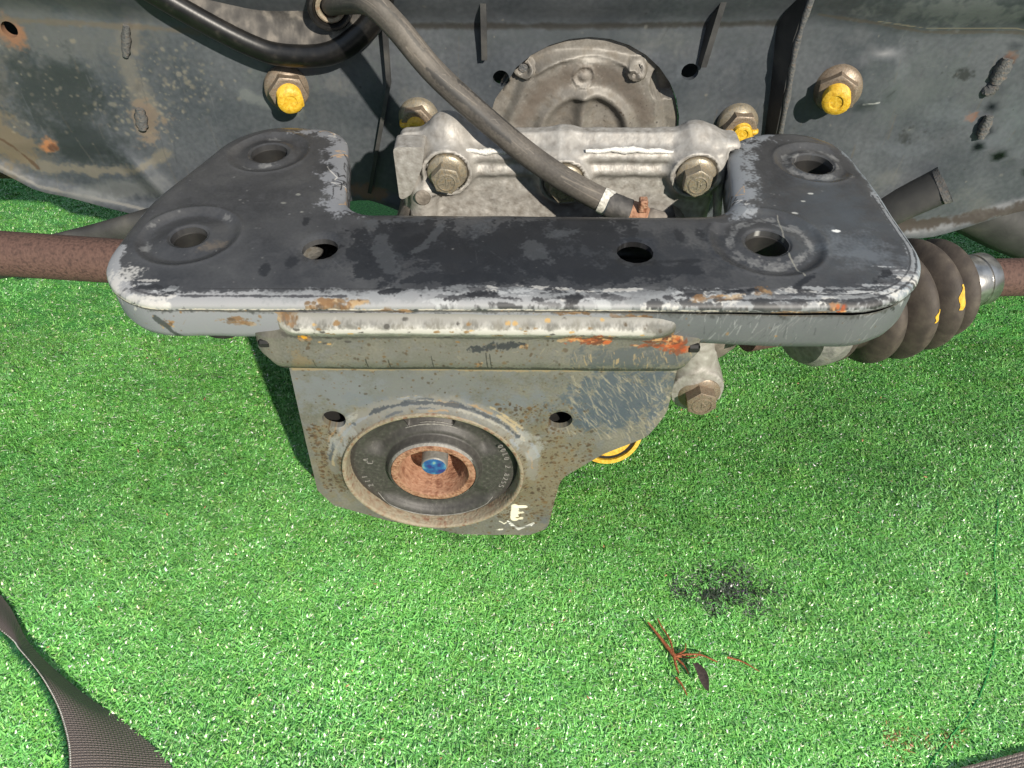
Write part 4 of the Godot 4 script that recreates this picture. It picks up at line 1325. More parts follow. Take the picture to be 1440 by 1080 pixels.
func front_plate(o: Node3D) -> void:
	var cv := Canvas.new(self, -0.16, -0.015, 0.13, 0.215, 3000.0)
	cv.base(C(92, 91, 84), C(110, 107, 97), C(100, 100, 97), 0.08, 0.6, 0.7, 8.0)
	var rusty := [C(78, 58, 34), C(64, 49, 31), C(94, 70, 40), C(54, 43, 29)]
	# blue-grey primer above, dirt and rust specks below
	cv.blob(-0.06, 0.150, 0.09, 0.022, 0, C(103, 105, 106), 0.75, 0.7, 0.6, 0.55)
	cv.blob(-0.1, 0.145, 0.03, 0.02, 0, C(108, 111, 115), 0.75, 0.8, 0.5, 0.5)
	cv.blob(0.0, 0.135, 0.035, 0.01, 0, C(100, 106, 114), 0.55, 1.2, 0.6)
	cv.blob(-0.08, 0.137, 0.02, 0.006, 0, C(98, 104, 112), 0.5, 1.2, 0.6)
	cv.blob(0.02, 0.165, 0.1, 0.008, 0, C(114, 113, 104), 0.6, 0.7, 0.6)
	cv.blob(-0.11, 0.08, 0.018, 0.04, -5, C(104, 95, 72), 0.65, 0.7, 0.6, 0.8)
	cv.blob(0.015, 0.07, 0.04, 0.06, 0, C(106, 96, 72), 0.65, 0.6, 0.6, 0.8)
	cv.specks(-0.122, 0.05, -0.085, 0.118, 1300, 0.0004, 0.0016, rusty, 0.85, 0.9, 10.0)
	cv.specks(-0.01, 0.02, 0.05, 0.135, 1700, 0.0004, 0.0016, rusty, 0.85, 0.9, 10.0)
	cv.specks(-0.1, 0.005, 0.02, 0.03, 200, 0.0004, 0.0016, rusty, 0.7, 0.9, 10.0)
	cv.specks(-0.12, 0.12, 0.08, 0.205, 700, 0.0003, 0.0013, rusty, 0.75, 0.9, 10.0)
	# brushed dark paint at the right
	cv.blob(0.062, 0.140, 0.034, 0.024, 10, C(72, 80, 90), 0.85, 0.8, 0.35, 0.5)
	cv.blob(0.052, 0.124, 0.022, 0.012, 10, C(70, 78, 88), 0.8, 0.8, 0.35, 0.5)
	cv.streaks(0.030, 0.108, 0.09, 0.160, 260, 0.008, -58, 18, 0.0009, [C(138, 132, 114), C(124, 120, 108), C(150, 142, 122)], 0.75, 0.75, 8.0)
	cv.streaks(0.030, 0.112, 0.085, 0.158, 120, 0.007, -58, 18, 0.0008, [C(62, 70, 80), C(80, 88, 98)], 0.7)
	cv.streaks(-0.02, 0.03, 0.03, 0.09, 60, 0.005, 40, 50, 0.0007, [C(86, 72, 46), C(150, 140, 112)], 0.7)
	# paint drawn away and puckered around the pressed collar
	var ring0 := []
	for q in 40:
		ring0.append(Vector2(-0.049, 0.0753) + Vector2.from_angle(PI * (-0.02 + 1.02 * q / 39.0)) * 0.0622)
	cv.line(ring0, 0.010, C(116, 114, 108), 0.75, 0.8, 0.4, 0.6, 6.0)
	for k in 46:
		var a0 := PI * rng.randf_range(0.0, 0.9)
		var rr := rng.randf_range(0.0575, 0.0675)
		var arc := []
		for q in 7:
			arc.append(Vector2(-0.049, 0.0753) + Vector2.from_angle(a0 + q * rng.randf_range(0.02, 0.05)) * (rr + rng.randf_range(-0.0006, 0.0006)))
		cv.line(arc, rng.randf_range(0.0008, 0.0024), [C(140, 137, 128), C(158, 142, 112), C(120, 124, 130), C(66, 70, 77), C(138, 112, 82), C(130, 128, 122)][k % 6], 0.75, 1.2, 0.5, 0.6, 12.0 if k % 6 != 3 else -16.0)
	for q in [[-0.098, 0.113, 0.010, 0.006, 60], [-0.104, 0.100, 0.006, 0.010, 10], [0.008, 0.107, 0.010, 0.006, -35], [0.014, 0.093, 0.006, 0.010, 0]]:
		cv.blob(q[0], q[1], q[2], q[3], q[4], C(140, 142, 142), 0.6, 0.9, 0.5, 0.6, 8.0)
	var arc2 := []
	for q in 30:
		arc2.append(Vector2(-0.049, 0.0753) + Vector2.from_angle(PI * (0.18 + 0.5 * q / 29.0)) * 0.0622)
	cv.line(arc2, 0.0026, C(56, 60, 66), 0.85, 1.1, 0.5, 0.55, -16.0)
	# the collar fold along the top
	cv.blob(-0.02, 0.178, 0.1, 0.012, 0, C(102, 101, 94), 0.6, 0.6, 0.6, 0.65)
	cv.specks(-0.13, 0.163, 0.03, 0.187, 160, 0.0004, 0.0016, rusty, 0.7, 0.9, 8.0)
	cv.streaks(-0.13, 0.165, 0.03, 0.185, 60, 0.005, 20, 80, 0.0005, [C(150, 140, 116), C(84, 78, 66)], 0.5)
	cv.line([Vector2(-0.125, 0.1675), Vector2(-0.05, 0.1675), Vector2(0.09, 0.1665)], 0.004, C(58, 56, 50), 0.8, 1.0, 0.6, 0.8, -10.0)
	cv.line([Vector2(-0.12, 0.162), Vector2(0.09, 0.161)], 0.002, C(150, 128, 92), 0.6, 1.2, 0.6)
	cv.blob(0.062, 0.176, 0.034, 0.008, 0, C(78, 82, 84), 0.85, 0.9, 0.4, 0.55)
	cv.streaks(0.03, 0.166, 0.095, 0.182, 110, 0.004, -80, 15, 0.0007, [C(176, 148, 104), C(150, 132, 100), C(70, 72, 74)], 0.7)
	for x in [-0.106, -0.078, -0.066, -0.043, -0.014, -0.012]:
		cv.line([Vector2(x, 0.178 + rng.randf_range(-0.003, 0.003)), Vector2(x + 0.0008, 0.168)], 0.0007, C(40, 39, 36), 0.85, 0.4, 0.5)
	cv.blob(-0.006, 0.1835, 0.014, 0.002, 6, C(42, 44, 48), 0.85, 1.4, 0.4)
	cv.line([Vector2(-0.14, 0.2025), Vector2(0.10, 0.2005)], 0.0085, C(132, 131, 126), 0.9, 0.6, 0.5, 0.6)
	# highlight on the bead painted as pale stripes, rust bursting along it
	cv.line([Vector2(-0.116, 0.1955), Vector2(0.07, 0.1935)], 0.0095, C(158, 156, 149), 0.85, 0.7, 0.7, 0.6, 4.0)
	cv.line([Vector2(-0.112, 0.1965), Vector2(0.066, 0.1945)], 0.0035, C(188, 186, 178), 0.7, 0.9, 0.6, 0.55, 4.0)
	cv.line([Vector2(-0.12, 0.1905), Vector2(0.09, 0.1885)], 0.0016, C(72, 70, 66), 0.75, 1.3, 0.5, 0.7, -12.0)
	for k in 60:
		var x := rng.randf_range(-0.12, 0.095)
		cv.blob(x, 0.1885 + rng.randf_range(-0.003, 0.012), 0.0016, 0.0007, 0, [C(120, 90, 52), C(60, 58, 54), C(176, 140, 84)][k % 3], 0.8, 1.0, 0.5, 0.85, 8.0)
	for b in [[-0.108, 0.1905, 0.0036, 0.0024, 0.3], [0.036, 0.1885, 0.01, 0.0028, 1], [0.046, 0.19, 0.006, 0.0022, 1], [0.042, 0.187, 0.008, 0.0016, 1], [0.076, 0.1855, 0.012, 0.0024, 1], [0.086, 0.1835, 0.006, 0.003, 1], [0.08, 0.187, 0.01, 0.0014, 1], [0.006, 0.1835, 0.002, 0.0014, 0.3], [-0.018, 0.171, 0.002, 0.0016, 0.3], [-0.085, 0.164, 0.002, 0.0018, 0.3], [-0.115, 0.203, 0.006, 0.004, 0.3]]:
		cv.rust(b[0], b[1], b[2], b[3], b[4])
	cv.blob(-0.108, 0.1905, 0.0028, 0.0018, 0, C(214, 150, 34), 0.95, 1.0, 0.4, 0.85, 20.0)
	cv.blob(-0.112, 0.1715, 0.006, 0.010, 0, C(120, 104, 78), 0.6, 1.0, 0.6)
	# what is left of a white label, printed over, and a smear below it
	cv.line([Vector2(0.0016, 0.0355), Vector2(0.0016, 0.0215)], 0.0058, C(226, 220, 196), 0.95, 0.22, 0.2, 0.6, 8.0)
	cv.line([Vector2(0.0020, 0.0350), Vector2(0.0088, 0.0352)], 0.0034, C(228, 224, 206), 0.95, 0.3, 0.2, 0.6, 8.0)
	cv.line([Vector2(0.0030, 0.0275), Vector2(0.0072, 0.0285)], 0.0030, C(222, 214, 190), 0.9, 0.7, 0.3, 0.6, 8.0)
	cv.line([Vector2(0.0030, 0.0215), Vector2(0.0066, 0.0220)], 0.0026, C(218, 210, 186), 0.9, 0.7, 0.3, 0.6, 8.0)
	cv.blob(0.0035, 0.0225, 0.0016, 0.0009, 0, C(110, 100, 72), 0.9, 0.3, 0.4)
	for k in 9:
		var d := k * 0.0008 + rng.randf_range(-0.0003, 0.0003)
		cv.line([Vector2(-0.003 + d * 0.5, 0.0185 - d), Vector2(0.0045, 0.0085 + k * 0.0003), Vector2(0.0145 - d * 0.4, 0.0165 - d * 0.6)], 0.0022, C(232, 231, 226) if k % 3 < 2 else C(90, 88, 84), 0.85, 0.5, 0.5)
	cv.blob(-0.0085, 0.0085, 0.0028, 0.0018, 0, C(226, 222, 206), 0.95, 0.8, 0.4)
	cv.line([Vector2(-0.0085, 0.0185), Vector2(-0.0055, 0.0155), Vector2(-0.004, 0.017)], 0.0016, C(222, 216, 196), 0.9, 0.7, 0.4)
	cv.blob(0.0225, 0.018, 0.004, 0.010, 25, C(86, 88, 90), 0.75, 1.0, 0.5)
	M.front = cv.material(0.04)

	var z0 := -0.303
	var pe := round_poly([[-0.1215, 0.172, 0.001], [-0.1265, 0.053, 0.004], [-0.1185, 0.0365, 0.004], [-0.085, 0.0195, 0.03], [-0.036, 0.0035, 0.02], [0.012, 0.0020, 0.004], [0.0245, 0.0105, 0.012], [0.028, 0.042, 0.012], [0.031, 0.066, 0.018], [0.056, 0.0905, 0.02], [0.080, 0.1055, 0.016], [0.0915, 0.123, 0.012], [0.0925, 0.172, 0.001]], 0.0035)
	var pn := outward(pe)
	var holes := [[Vector2(-0.1045, 0.1205), 0.0069], [Vector2(0.0285, 0.1200), 0.0071], [Vector2(-0.049, 0.0753), 0.0562]]
	var ctr := Vector2(-0.049, 0.0753)
	var pos := func(q: Vector2) -> Vector3:
		var z := z0
		var d: float = q.distance_to(ctr)
		# the plate is drawn out into a collar round the bushing
		z += 0.0048 * pow(clampf(1.0 - (d - 0.056) / 0.013, 0, 1), 1.6) * smoothstep(-0.35, 0.35, (q.y - ctr.y) / 0.056 + 0.35)
		for k in 2:
			var e: float = q.distance_to(holes[k][0])
			z -= 0.0012 * (1.0 - smoothstep(holes[k][1], holes[k][1] + 0.0016, e))
		z -= 0.006 * pow(clampf((q.x - 0.080) / 0.0125, 0, 1), 2.0)
		var f := n1[((int(q.y * 700.0 + 100.0) & 511) << 9) | (int(q.x * 700.0 + 800.0) & 511)] / 255.0
		return Vector3(q.x, q.y, z + (f - 0.5) * 0.0022)
	var extra := PackedVector2Array()
	for rr in [0.058, 0.060, 0.0625, 0.066, 0.070]:
		for j in 72:
			var p: Vector2 = ctr + Vector2.from_angle(TAU * (j + 0.5 * int(rr * 2e3)) / 72.0) * rr
			if Geometry2D.is_point_in_polygon(p, pe):
				extra.append(p)
	for k in 2:
		for j in 28:
			extra.append(holes[k][0] + Vector2.from_angle(TAU * j / 28.0) * (holes[k][1] + 0.0016))
	var mb := MB.new()
	sheet(mb, pe, holes, extra, 0.005, pos, cv.uv, Vector3.BACK)
	var a := PackedInt32Array()
	var b := PackedInt32Array()
	for k in pe.size() + 1:
		var q := k % pe.size()
		var p: Vector3 = pos.call(pe[q])
		var deep := 0.0035 if pe[q].x < 0.06 else 0.024
		var nn := Vector3(pn[q].x, pn[q].y, 0.15).normalized()
		a.append(mb.vert(p, nn, cv.uv(pe[q])))
		b.append(mb.vert(p - Vector3(0, 0, deep), nn, cv.uv(pe[q] + pn[q] * 0.003)))
	mb.strip(a, b)
	for k in 2:
		a = PackedInt32Array(); b = PackedInt32Array()
		for j in 29:
			var d := Vector2.from_angle(TAU * j / 28)
			var p: Vector3 = pos.call(holes[k][0] + d * holes[k][1])
			a.append(mb.vert(p, Vector3(-d.x, -d.y, 0), cv.uv(holes[k][0] + d * holes[k][1])))
			b.append(mb.vert(p - Vector3(0, 0, 0.004), Vector3(-d.x, -d.y, 0), cv.uv(holes[k][0] + d * holes[k][1])))
		mb.strip(a, b)
	obj("front_plate", mb, M.front, o)
	# dark space behind the two small holes
	for k in 2:
		var hb := MB.new()
		lathe(hb, [Vector2(0.011, 0.0), Vector2(0.011, -0.012), Vector2(0, -0.013)], along(Vector3(0, 0, 1), Vector3(holes[k][0].x, holes[k][0].y, z0 - 0.006)), 20)
		obj("hole_backing", hb, M.hole_black, o)

	# folded collar over the top of the plate, with its long pressed bead
	var co := MB.new()
	var rows := []
	var x0 := -0.1345
	var x1 := 0.0995
	var prof := [[0.2015, -0.3036, 0.1, 1.0], [0.1995, -0.3018, 0.6, 0.8], [0.1982, -0.2992, 0.75, 0.65], [0.1965, -0.2974, 0.5, 0.85], [0.1942, -0.2966, 0.0, 1.0], [0.1920, -0.2974, -0.6, 0.8], [0.1900, -0.2988, -0.45, 0.9], [0.1872, -0.2992, 0.0, 1.0], [0.1800, -0.2984, 0.1, 1.0], [0.1735, -0.2978, 0.0, 1.0], [0.1690, -0.2984, -0.35, 0.93], [0.1655, -0.3000, -0.7, 0.7], [0.1632, -0.3022, -0.9, 0.4], [0.1625, -0.3045, -1.0, 0.1]]
	var cnt := 120
	for j in prof.size():
		var row := PackedInt32Array()
		for k in cnt + 1:
			var t := float(k) / cnt
			var x := lerpf(x0, x1, t)
			var y: float = prof[j][0]
			var z: float = prof[j][1]
			var nn := Vector3(0, prof[j][2], prof[j][3])
			# rounded lower corners
			var ex := maxf(0.0, maxf(x0 + 0.012 - x, x - x1 + 0.012)) / 0.012
			if j >= 7:
				y = lerpf(y, 0.187, (1.0 - sqrt(maxf(0.0, 1.0 - ex * ex))) * (0.9 if j > 9 else 0.35))
			# the bead runs out before the ends
			var be := smoothstep(0.0, 0.008, x - x0 - 0.012) * smoothstep(0.0, 0.008, x1 - 0.010 - x)
			if j > 0 and j < 7:
				z = lerpf(-0.3005 if j < 3 else -0.2995, z, be)
				z = lerpf(-0.3075, z, smoothstep(0.003, 0.024, minf(x - x0, x1 - x)))
				nn = nn.lerp(Vector3(0, 0, 1), 1.0 - be)
			z -= 0.004 * ex * ex
			nn += Vector3((-1.0 if x < 0 else 1.0) * ex * ex * 0.9, 0, 0)
			var f := n1[((int(y * 900.0 + 300.0) & 511) << 9) | (int(x * 900.0 + 800.0) & 511)] / 255.0
			z += (f - 0.5) * 0.0014
			y -= 0.0030 * (t - 0.4)
			row.append(co.vert(Vector3(x, y, z), nn.normalized(), cv.uv(Vector2(x, y + 0.001))))
		rows.append(row)
	for j in prof.size() - 1:
		co.strip(rows[j], rows[j + 1])
	var ends := MB.new()
	obj("collar_fold", co, M.front, o)
	# dark drain slots at both ends of the fold
	for q in [[-0.1300, 0.1835, 0.0034, 0.0024], [0.0960, 0.1800, 0.0034, 0.0026]]:
		var dm := MB.new()
		box(dm, Vector3(-q[2], -q[3], -0.012), Vector3(q[2], q[3], 0.0), 0.0012, Transform3D(Basis.IDENTITY, Vector3(q[0], q[1], -0.2990)))
		obj("drain_slot", dm, M.hole_black, o)

	bushing(o, ctr)

func bushing(o: Node3D, ctr: Vector2) -> void:
	var xf := along(Vector3(0, 0, 1), Vector3(ctr.x, ctr.y, -0.2972))
	var root := MB.new()
	lathe(root, [Vector2(0.0566, -0.06), Vector2(0.0566, -0.0012), Vector2(0.0560, -0.0002), Vector2(0.0550, 0.0), Vector2(0.0542, -0.0004), Vector2(0.0536, -0.0016), Vector2(0.0528, -0.0075), Vector2(0.0522, -0.012), Vector2(0.0522, -0.06)], xf, 96, false, 0.0012)
	var bu := obj("bushing", root, M.rust_ring, o, "round rubber bushing in a rust-flecked steel sleeve")
	# rubber: flat lower ring, thicker web above, a raised hub round the core
	var rb := MB.new()
	var prev := PackedInt32Array()
	var rads := [0.0525, 0.0518, 0.0505, 0.049, 0.0465, 0.0435, 0.0405, 0.0375, 0.035, 0.0330, 0.0312, 0.0298, 0.0286, 0.0275, 0.0268, 0.0266]
	var hgt := func(r: float, th: float) -> float:
		var s := sin(th)
		var h := -0.0095
		h += 0.0014 * smoothstep(0.0525, 0.050, r)
		# upper web slopes in towards a shoulder
		var up := smoothstep(0.25, 0.55, s)
		h += up * (-0.0050 * smoothstep(0.050, 0.040, r) + 0.0040 * smoothstep(0.037, 0.031, r))
		# pocket at the very top
		var slot := smoothstep(0.385, 0.365, absf(th - PI * 0.5)) * smoothstep(0.036, 0.0375, r) * smoothstep(0.0515, 0.050, r)
		h -= slot * 0.0055
		# lower web: a step down, then a soft swelling
		var dn := smoothstep(0.55, 0.75, -s)
		h += dn * (0.0040 * exp(-pow((r - 0.047) / 0.0035, 2.0)) - 0.0025 * smoothstep(0.046, 0.040, r))
		h += 0.0062 * smoothstep(0.0305, 0.0276, r)
		return h
	for j in rads.size():
		var row := PackedInt32Array()
		for k in 361:
			var th := TAU * k / 360.0
			var r: float = rads[j]
			var e := 0.0006
			var hr: float = (hgt.call(r + e, th) - hgt.call(r - e, th)) / (2.0 * e)
			var ht: float = (hgt.call(r, th + 0.02) - hgt.call(r, th - 0.02)) / (0.04 * r)
			var rd := Vector3(cos(th), sin(th), 0)
			var tg := Vector3(-sin(th), cos(th), 0)
			row.append(rb.vert(Vector3(ctr.x, ctr.y, -0.2972) + rd * r + Vector3(0, 0, hgt.call(r, th)), (Vector3(0, 0, 1) - rd * hr - tg * ht).normalized()))
		if j > 0:
			rb.strip(prev, row)
		prev = row
	obj("rubber", rb, M.rubber, bu)
	# dust caught on the edge of the pocket, and the split at its end
	for q in [[1.10, 2.02, 0.0352, 0.0007, 0], [1.2, 1.75, 0.0362, 0.0005, 0], [3.75, 5.6, 0.0470, 0.0006, 0], [1.955, 1.965, 0.036, 0.0004, 1]]:
		var dm := MB.new()
		var arc := []
		for k in 17:
			var th := lerpf(q[0], q[1], k / 16.0)
			var rr: float = q[2] if q[4] == 0 else lerpf(0.0355, 0.0512, k / 16.0)
			arc.append(Vector3(ctr.x + cos(th) * rr, ctr.y + sin(th) * rr, -0.2972 + hgt.call(rr, th) - 0.0001 + (0.0004 if q[4] == 1 else 0.0)))
		tube(dm, arc, func(t, _a): return q[3] * (0.5 + 0.5 * sin(PI * clampf(t, 0.05, 0.95))) * (0.7 + 0.3 * sin(t * 47.0)), 7)
		obj("split" if q[4] == 1 else "dust_line", dm, M.hole_black if q[4] == 1 else M.moulded, bu)
	# pale line of dust on the rubber's inner lip
	var dl := MB.new()
	lathe(dl, [Vector2(0.0284, -0.0050), Vector2(0.0278, -0.0030), Vector2(0.0267, -0.0022)], xf, 72)
	obj("rubber_lip", dl, M.moulded, bu)
	var cr := MB.new()
	lathe(cr, [Vector2(0.0267, -0.03), Vector2(0.0267, -0.0030), Vector2(0.0262, -0.0022), Vector2(0.0245, -0.0018), Vector2(0.0222, -0.0022), Vector2(0.0215, -0.0032), Vector2(0.0213, -0.024), Vector2(0.0205, -0.0256), Vector2(0.0, -0.0258)], xf, 72, false, 0.004)
	obj("core_sleeve", cr, M.rust, bu)
	var st := MB.new()
	lathe(st, [Vector2(0.0084, -0.06), Vector2(0.0084, -0.0088), Vector2(0.0080, -0.0080), Vector2(0.0074, -0.0077)], xf, 32)
	obj("stud", st, M.grey_steel, bu)
	var pt := MB.new()
	lathe(pt, [Vector2(0.0075, -0.0077), Vector2(0.0055, -0.0074), Vector2(0, -0.0073)], xf, 32)
	obj("stud_tip", pt, M.blue_paint, bu, "stud end daubed with bright blue paint")
	# raised moulded characters on the rubber
	var font := SystemFont.new()
	font.font_names = PackedStringArray(["Droid Sans"])
	var tx := SurfaceTool.new()
	var text := "00L0 2 8255"
	for k in text.length():
		if text[k] != " ":
			letter(tx, font, text[k], ctr, 0.0462, 0.44 - k * 0.088, 0.0044)
	text = "IIZ"
	for k in 3:
		letter(tx, font, text[k], ctr, 0.0462, 3.36 + k * 0.10, 0.0042)
	letter(tx, font, "C", ctr, 0.0400, 3.03, 0.0056)
	letter(tx, font, "^", ctr, 0.0420, 2.98, 0.0066)
	obj("moulded_lettering", tx.commit(), M.moulded, bu)

func letter(tx: SurfaceTool, font: Font, ch: String, ctr: Vector2, r: float, th: float, size: float) -> void:
	var tm := TextMesh.new()
	tm.text = ch
	tm.font = font
	tm.font_size = 16
	tm.pixel_size = size / 16.0
	tm.depth = 0.0008
	var p := Vector3(ctr.x + cos(th) * r, ctr.y + sin(th) * r, -0.3052)
	var b := Basis(Vector3(0, 0, 1), th - PI * 0.5)
	tx.append_from(tm, 0, Transform3D(b, p))

# ------------------------------------------------------------------ hose and black arm

func hose_and_arm() -> void:
	var a := thing("stamped_arm", "glossy black stamped suspension arm curving across the upper left", "suspension arm")
	var mb := MB.new()
	var path := smooth_path([Vector3(-0.3080, 0.3318, -0.536), Vector3(-0.2748, 0.3129, -0.536), Vector3(-0.2512, 0.2923, -0.536), Vector3(-0.2132, 0.2661, -0.536), Vector3(-0.1800, 0.2468, -0.536), Vector3(-0.1576, 0.2397, -0.536), Vector3(-0.1258, 0.2406, -0.536), Vector3(-0.1010, 0.2548, -0.536), Vector3(-0.0880, 0.2709, -0.536), Vector3(-0.0821, 0.2926, -0.536), Vector3(-0.0806, 0.3318, -0.536)], 8)
	tube(mb, path, func(_t, _a): return 0.0072, 24, Vector2(1, 1.15))
	obj("rolled_edge", mb, M.gloss_black, a)
	var we := round_poly([[-0.3080, 0.3421, 0.005], [-0.2512, 0.2943, 0.02], [-0.2132, 0.2681, 0.02], [-0.1800, 0.2488, 0.02], [-0.1576, 0.2418, 0.02], [-0.1258, 0.2427, 0.02], [-0.1010, 0.2569, 0.02], [-0.0880, 0.2730, 0.02], [-0.0806, 0.3421, 0.004]], 0.004)
	var wb := MB.new()
	var wpos := func(q: Vector2) -> Vector3:
		var d := 1.0
		for p in path:
			d = minf(d, Vector2(p.x, p.y).distance_to(q))
		return Vector3(q.x, q.y, -0.540 + 0.005 * exp(-pow(maxf(d - 0.007, 0.0) / 0.005, 2.0)) - 0.004 * smoothstep(0.012, 0.022, d))
	sheet(wb, we, [], PackedVector2Array(), 0.004, wpos, func(q): return q, Vector3.BACK)
	obj("web", wb, M.dusty_black, a)
	var gr := MB.new()
	var gx := along(Vector3(0.30, 0.05, 1), Vector3(-0.1195, 0.2715, -0.533))
	lathe(gr, [Vector2(0.0148, -0.01), Vector2(0.0148, 0.0), Vector2(0.0138, 0.0016), Vector2(0.0122, 0.0018), Vector2(0.0108, 0.0006), Vector2(0.0104, -0.001), Vector2(0.0092, -0.004)], gx, 40)
	var g := obj("grommet", gr, M.gloss_black, a)
	var gi := MB.new()
	lathe(gi, [Vector2(0.0100, -0.006), Vector2(0.0098, -0.0006), Vector2(0.0088, 0.0002), Vector2(0.0070, -0.001), Vector2(0.0066, -0.006)], gx, 32)
	obj("inner_ring", gi, M.rust_ring, g)

	var h := thing("breather_hose", "dusty black rubber hose running diagonally down to the aluminium block, with a white band", "hose")
	var hp := smooth_path([Vector3(-0.1205, 0.2712, -0.537), Vector3(-0.1040, 0.2815, -0.512), Vector3(-0.084, 0.2915, -0.482), Vector3(-0.069, 0.281, -0.474), Vector3(-0.044, 0.2545, -0.464), Vector3(0.0, 0.2215, -0.447), Vector3(0.028, 0.2065, -0.433), Vector3(0.054, 0.1975, -0.420), Vector3(0.072, 0.192, -0.414)], 10)
	var hm := MB.new()
	tube(hm, hp, func(t, _a): return lerpf(0.0060, 0.0076, smoothstep(0.0, 0.3, t)) - 0.0006 * smoothstep(0.93, 1.0, t), 28)
	var cv := Canvas.new(self, 0.0, 0.0, 0.06, 0.36, 2400.0)
	cv.base(C(70, 66, 61), C(98, 92, 84), C(84, 79, 72), 0.08, 0.65, 0.75, 5.0)
	cv.streaks(0.0, 0.0, 0.06, 0.34, 170, 0.03, 90, 7, 0.0012, [C(74, 71, 66), C(136, 127, 114), C(62, 60, 57)], 0.5)
	cv.streaks(0.0, 0.0, 0.06, 0.34, 130, 0.006, 70, 40, 0.0006, [C(56, 54, 51), C(146, 138, 126)], 0.6)
	for k in 5:
		cv.line([Vector2(0.006 + k * 0.012, 0.12 + 0.02 * sin(k * 2.0)), Vector2(0.008 + k * 0.012, 0.16), Vector2(0.007 + k * 0.012, 0.185)], 0.0042, C(46, 45, 43), 0.75, 1.0, 0.5, 0.5)
	for k in 3:
		cv.line([Vector2(0.010 + k * 0.018, 0.03), Vector2(0.013 + k * 0.018, 0.09), Vector2(0.012 + k * 0.018, 0.11)], 0.003, C(66, 64, 60), 0.6, 1.1, 0.5, 0.6)
	cv.line([Vector2(0.0, 0.285), Vector2(0.06, 0.285)], 0.05, C(70, 69, 67), 0.7, 0.7, 0.6, 0.6)
	for k in hm.v.size():
		hm.t[k] = cv.uv(hm.t[k])
	obj("tube", hm, cv.material(0.02), h)
	var i0 := int(hp.size() * 0.895)
	var d: Vector3 = (hp[i0 + 1] - hp[i0]).normalized()
	var bx := along(d, hp[i0])
	var bm := MB.new()
	lathe(bm, [Vector2(0.0074, -0.0034), Vector2(0.0081, -0.0032), Vector2(0.0081, 0.0032), Vector2(0.0074, 0.0034)], bx, 32)
	obj("white_band", bm, M.tape, h, "white paint band round the hose's lower end")
	var e: Vector3 = hp[-1]
	var fx := along(Vector3(0.9, -0.25, 0.15), e)
	var ft := MB.new()
	lathe(ft, [Vector2(0.0076, -0.014), Vector2(0.0083, -0.012), Vector2(0.0082, -0.006), Vector2(0.0078, -0.003), Vector2(0.0078, 0.001), Vector2(0, 0.0012)], fx, 28, false, 0.02)
	obj("hose_end", ft, M.hose_dark, h)
	var fr := MB.new()
	lathe(fr, [Vector2(0.0064, 0.0), Vector2(0.0074, 0.001), Vector2(0.0074, 0.010), Vector2(0.0060, 0.0118), Vector2(0.0058, 0.013)], fx, 24, false, 0.02)
	box(fr, Vector3(-0.0025, 0.003, 0.006), Vector3(0.0025, 0.011, 0.0125), 0.0006, Transform3D(Basis.IDENTITY, e + Vector3(0.008, 0.001, -0.004)))
	obj("rusty_clip", fr, M.rust, h, "rust-red spring clip at the hose's end")
	var fn := MB.new()
	lathe(fn, [Vector2(0.0058, 0.012), Vector2(0.0068, 0.0135), Vector2(0.0068, 0.022), Vector2(0.0055, 0.024), Vector2(0.004, 0.024), Vector2(0.0036, 0.018)], fx, 24)
	obj("nipple", fn, M.alu_dark, h)

# ------------------------------------------------------------------ drive shafts

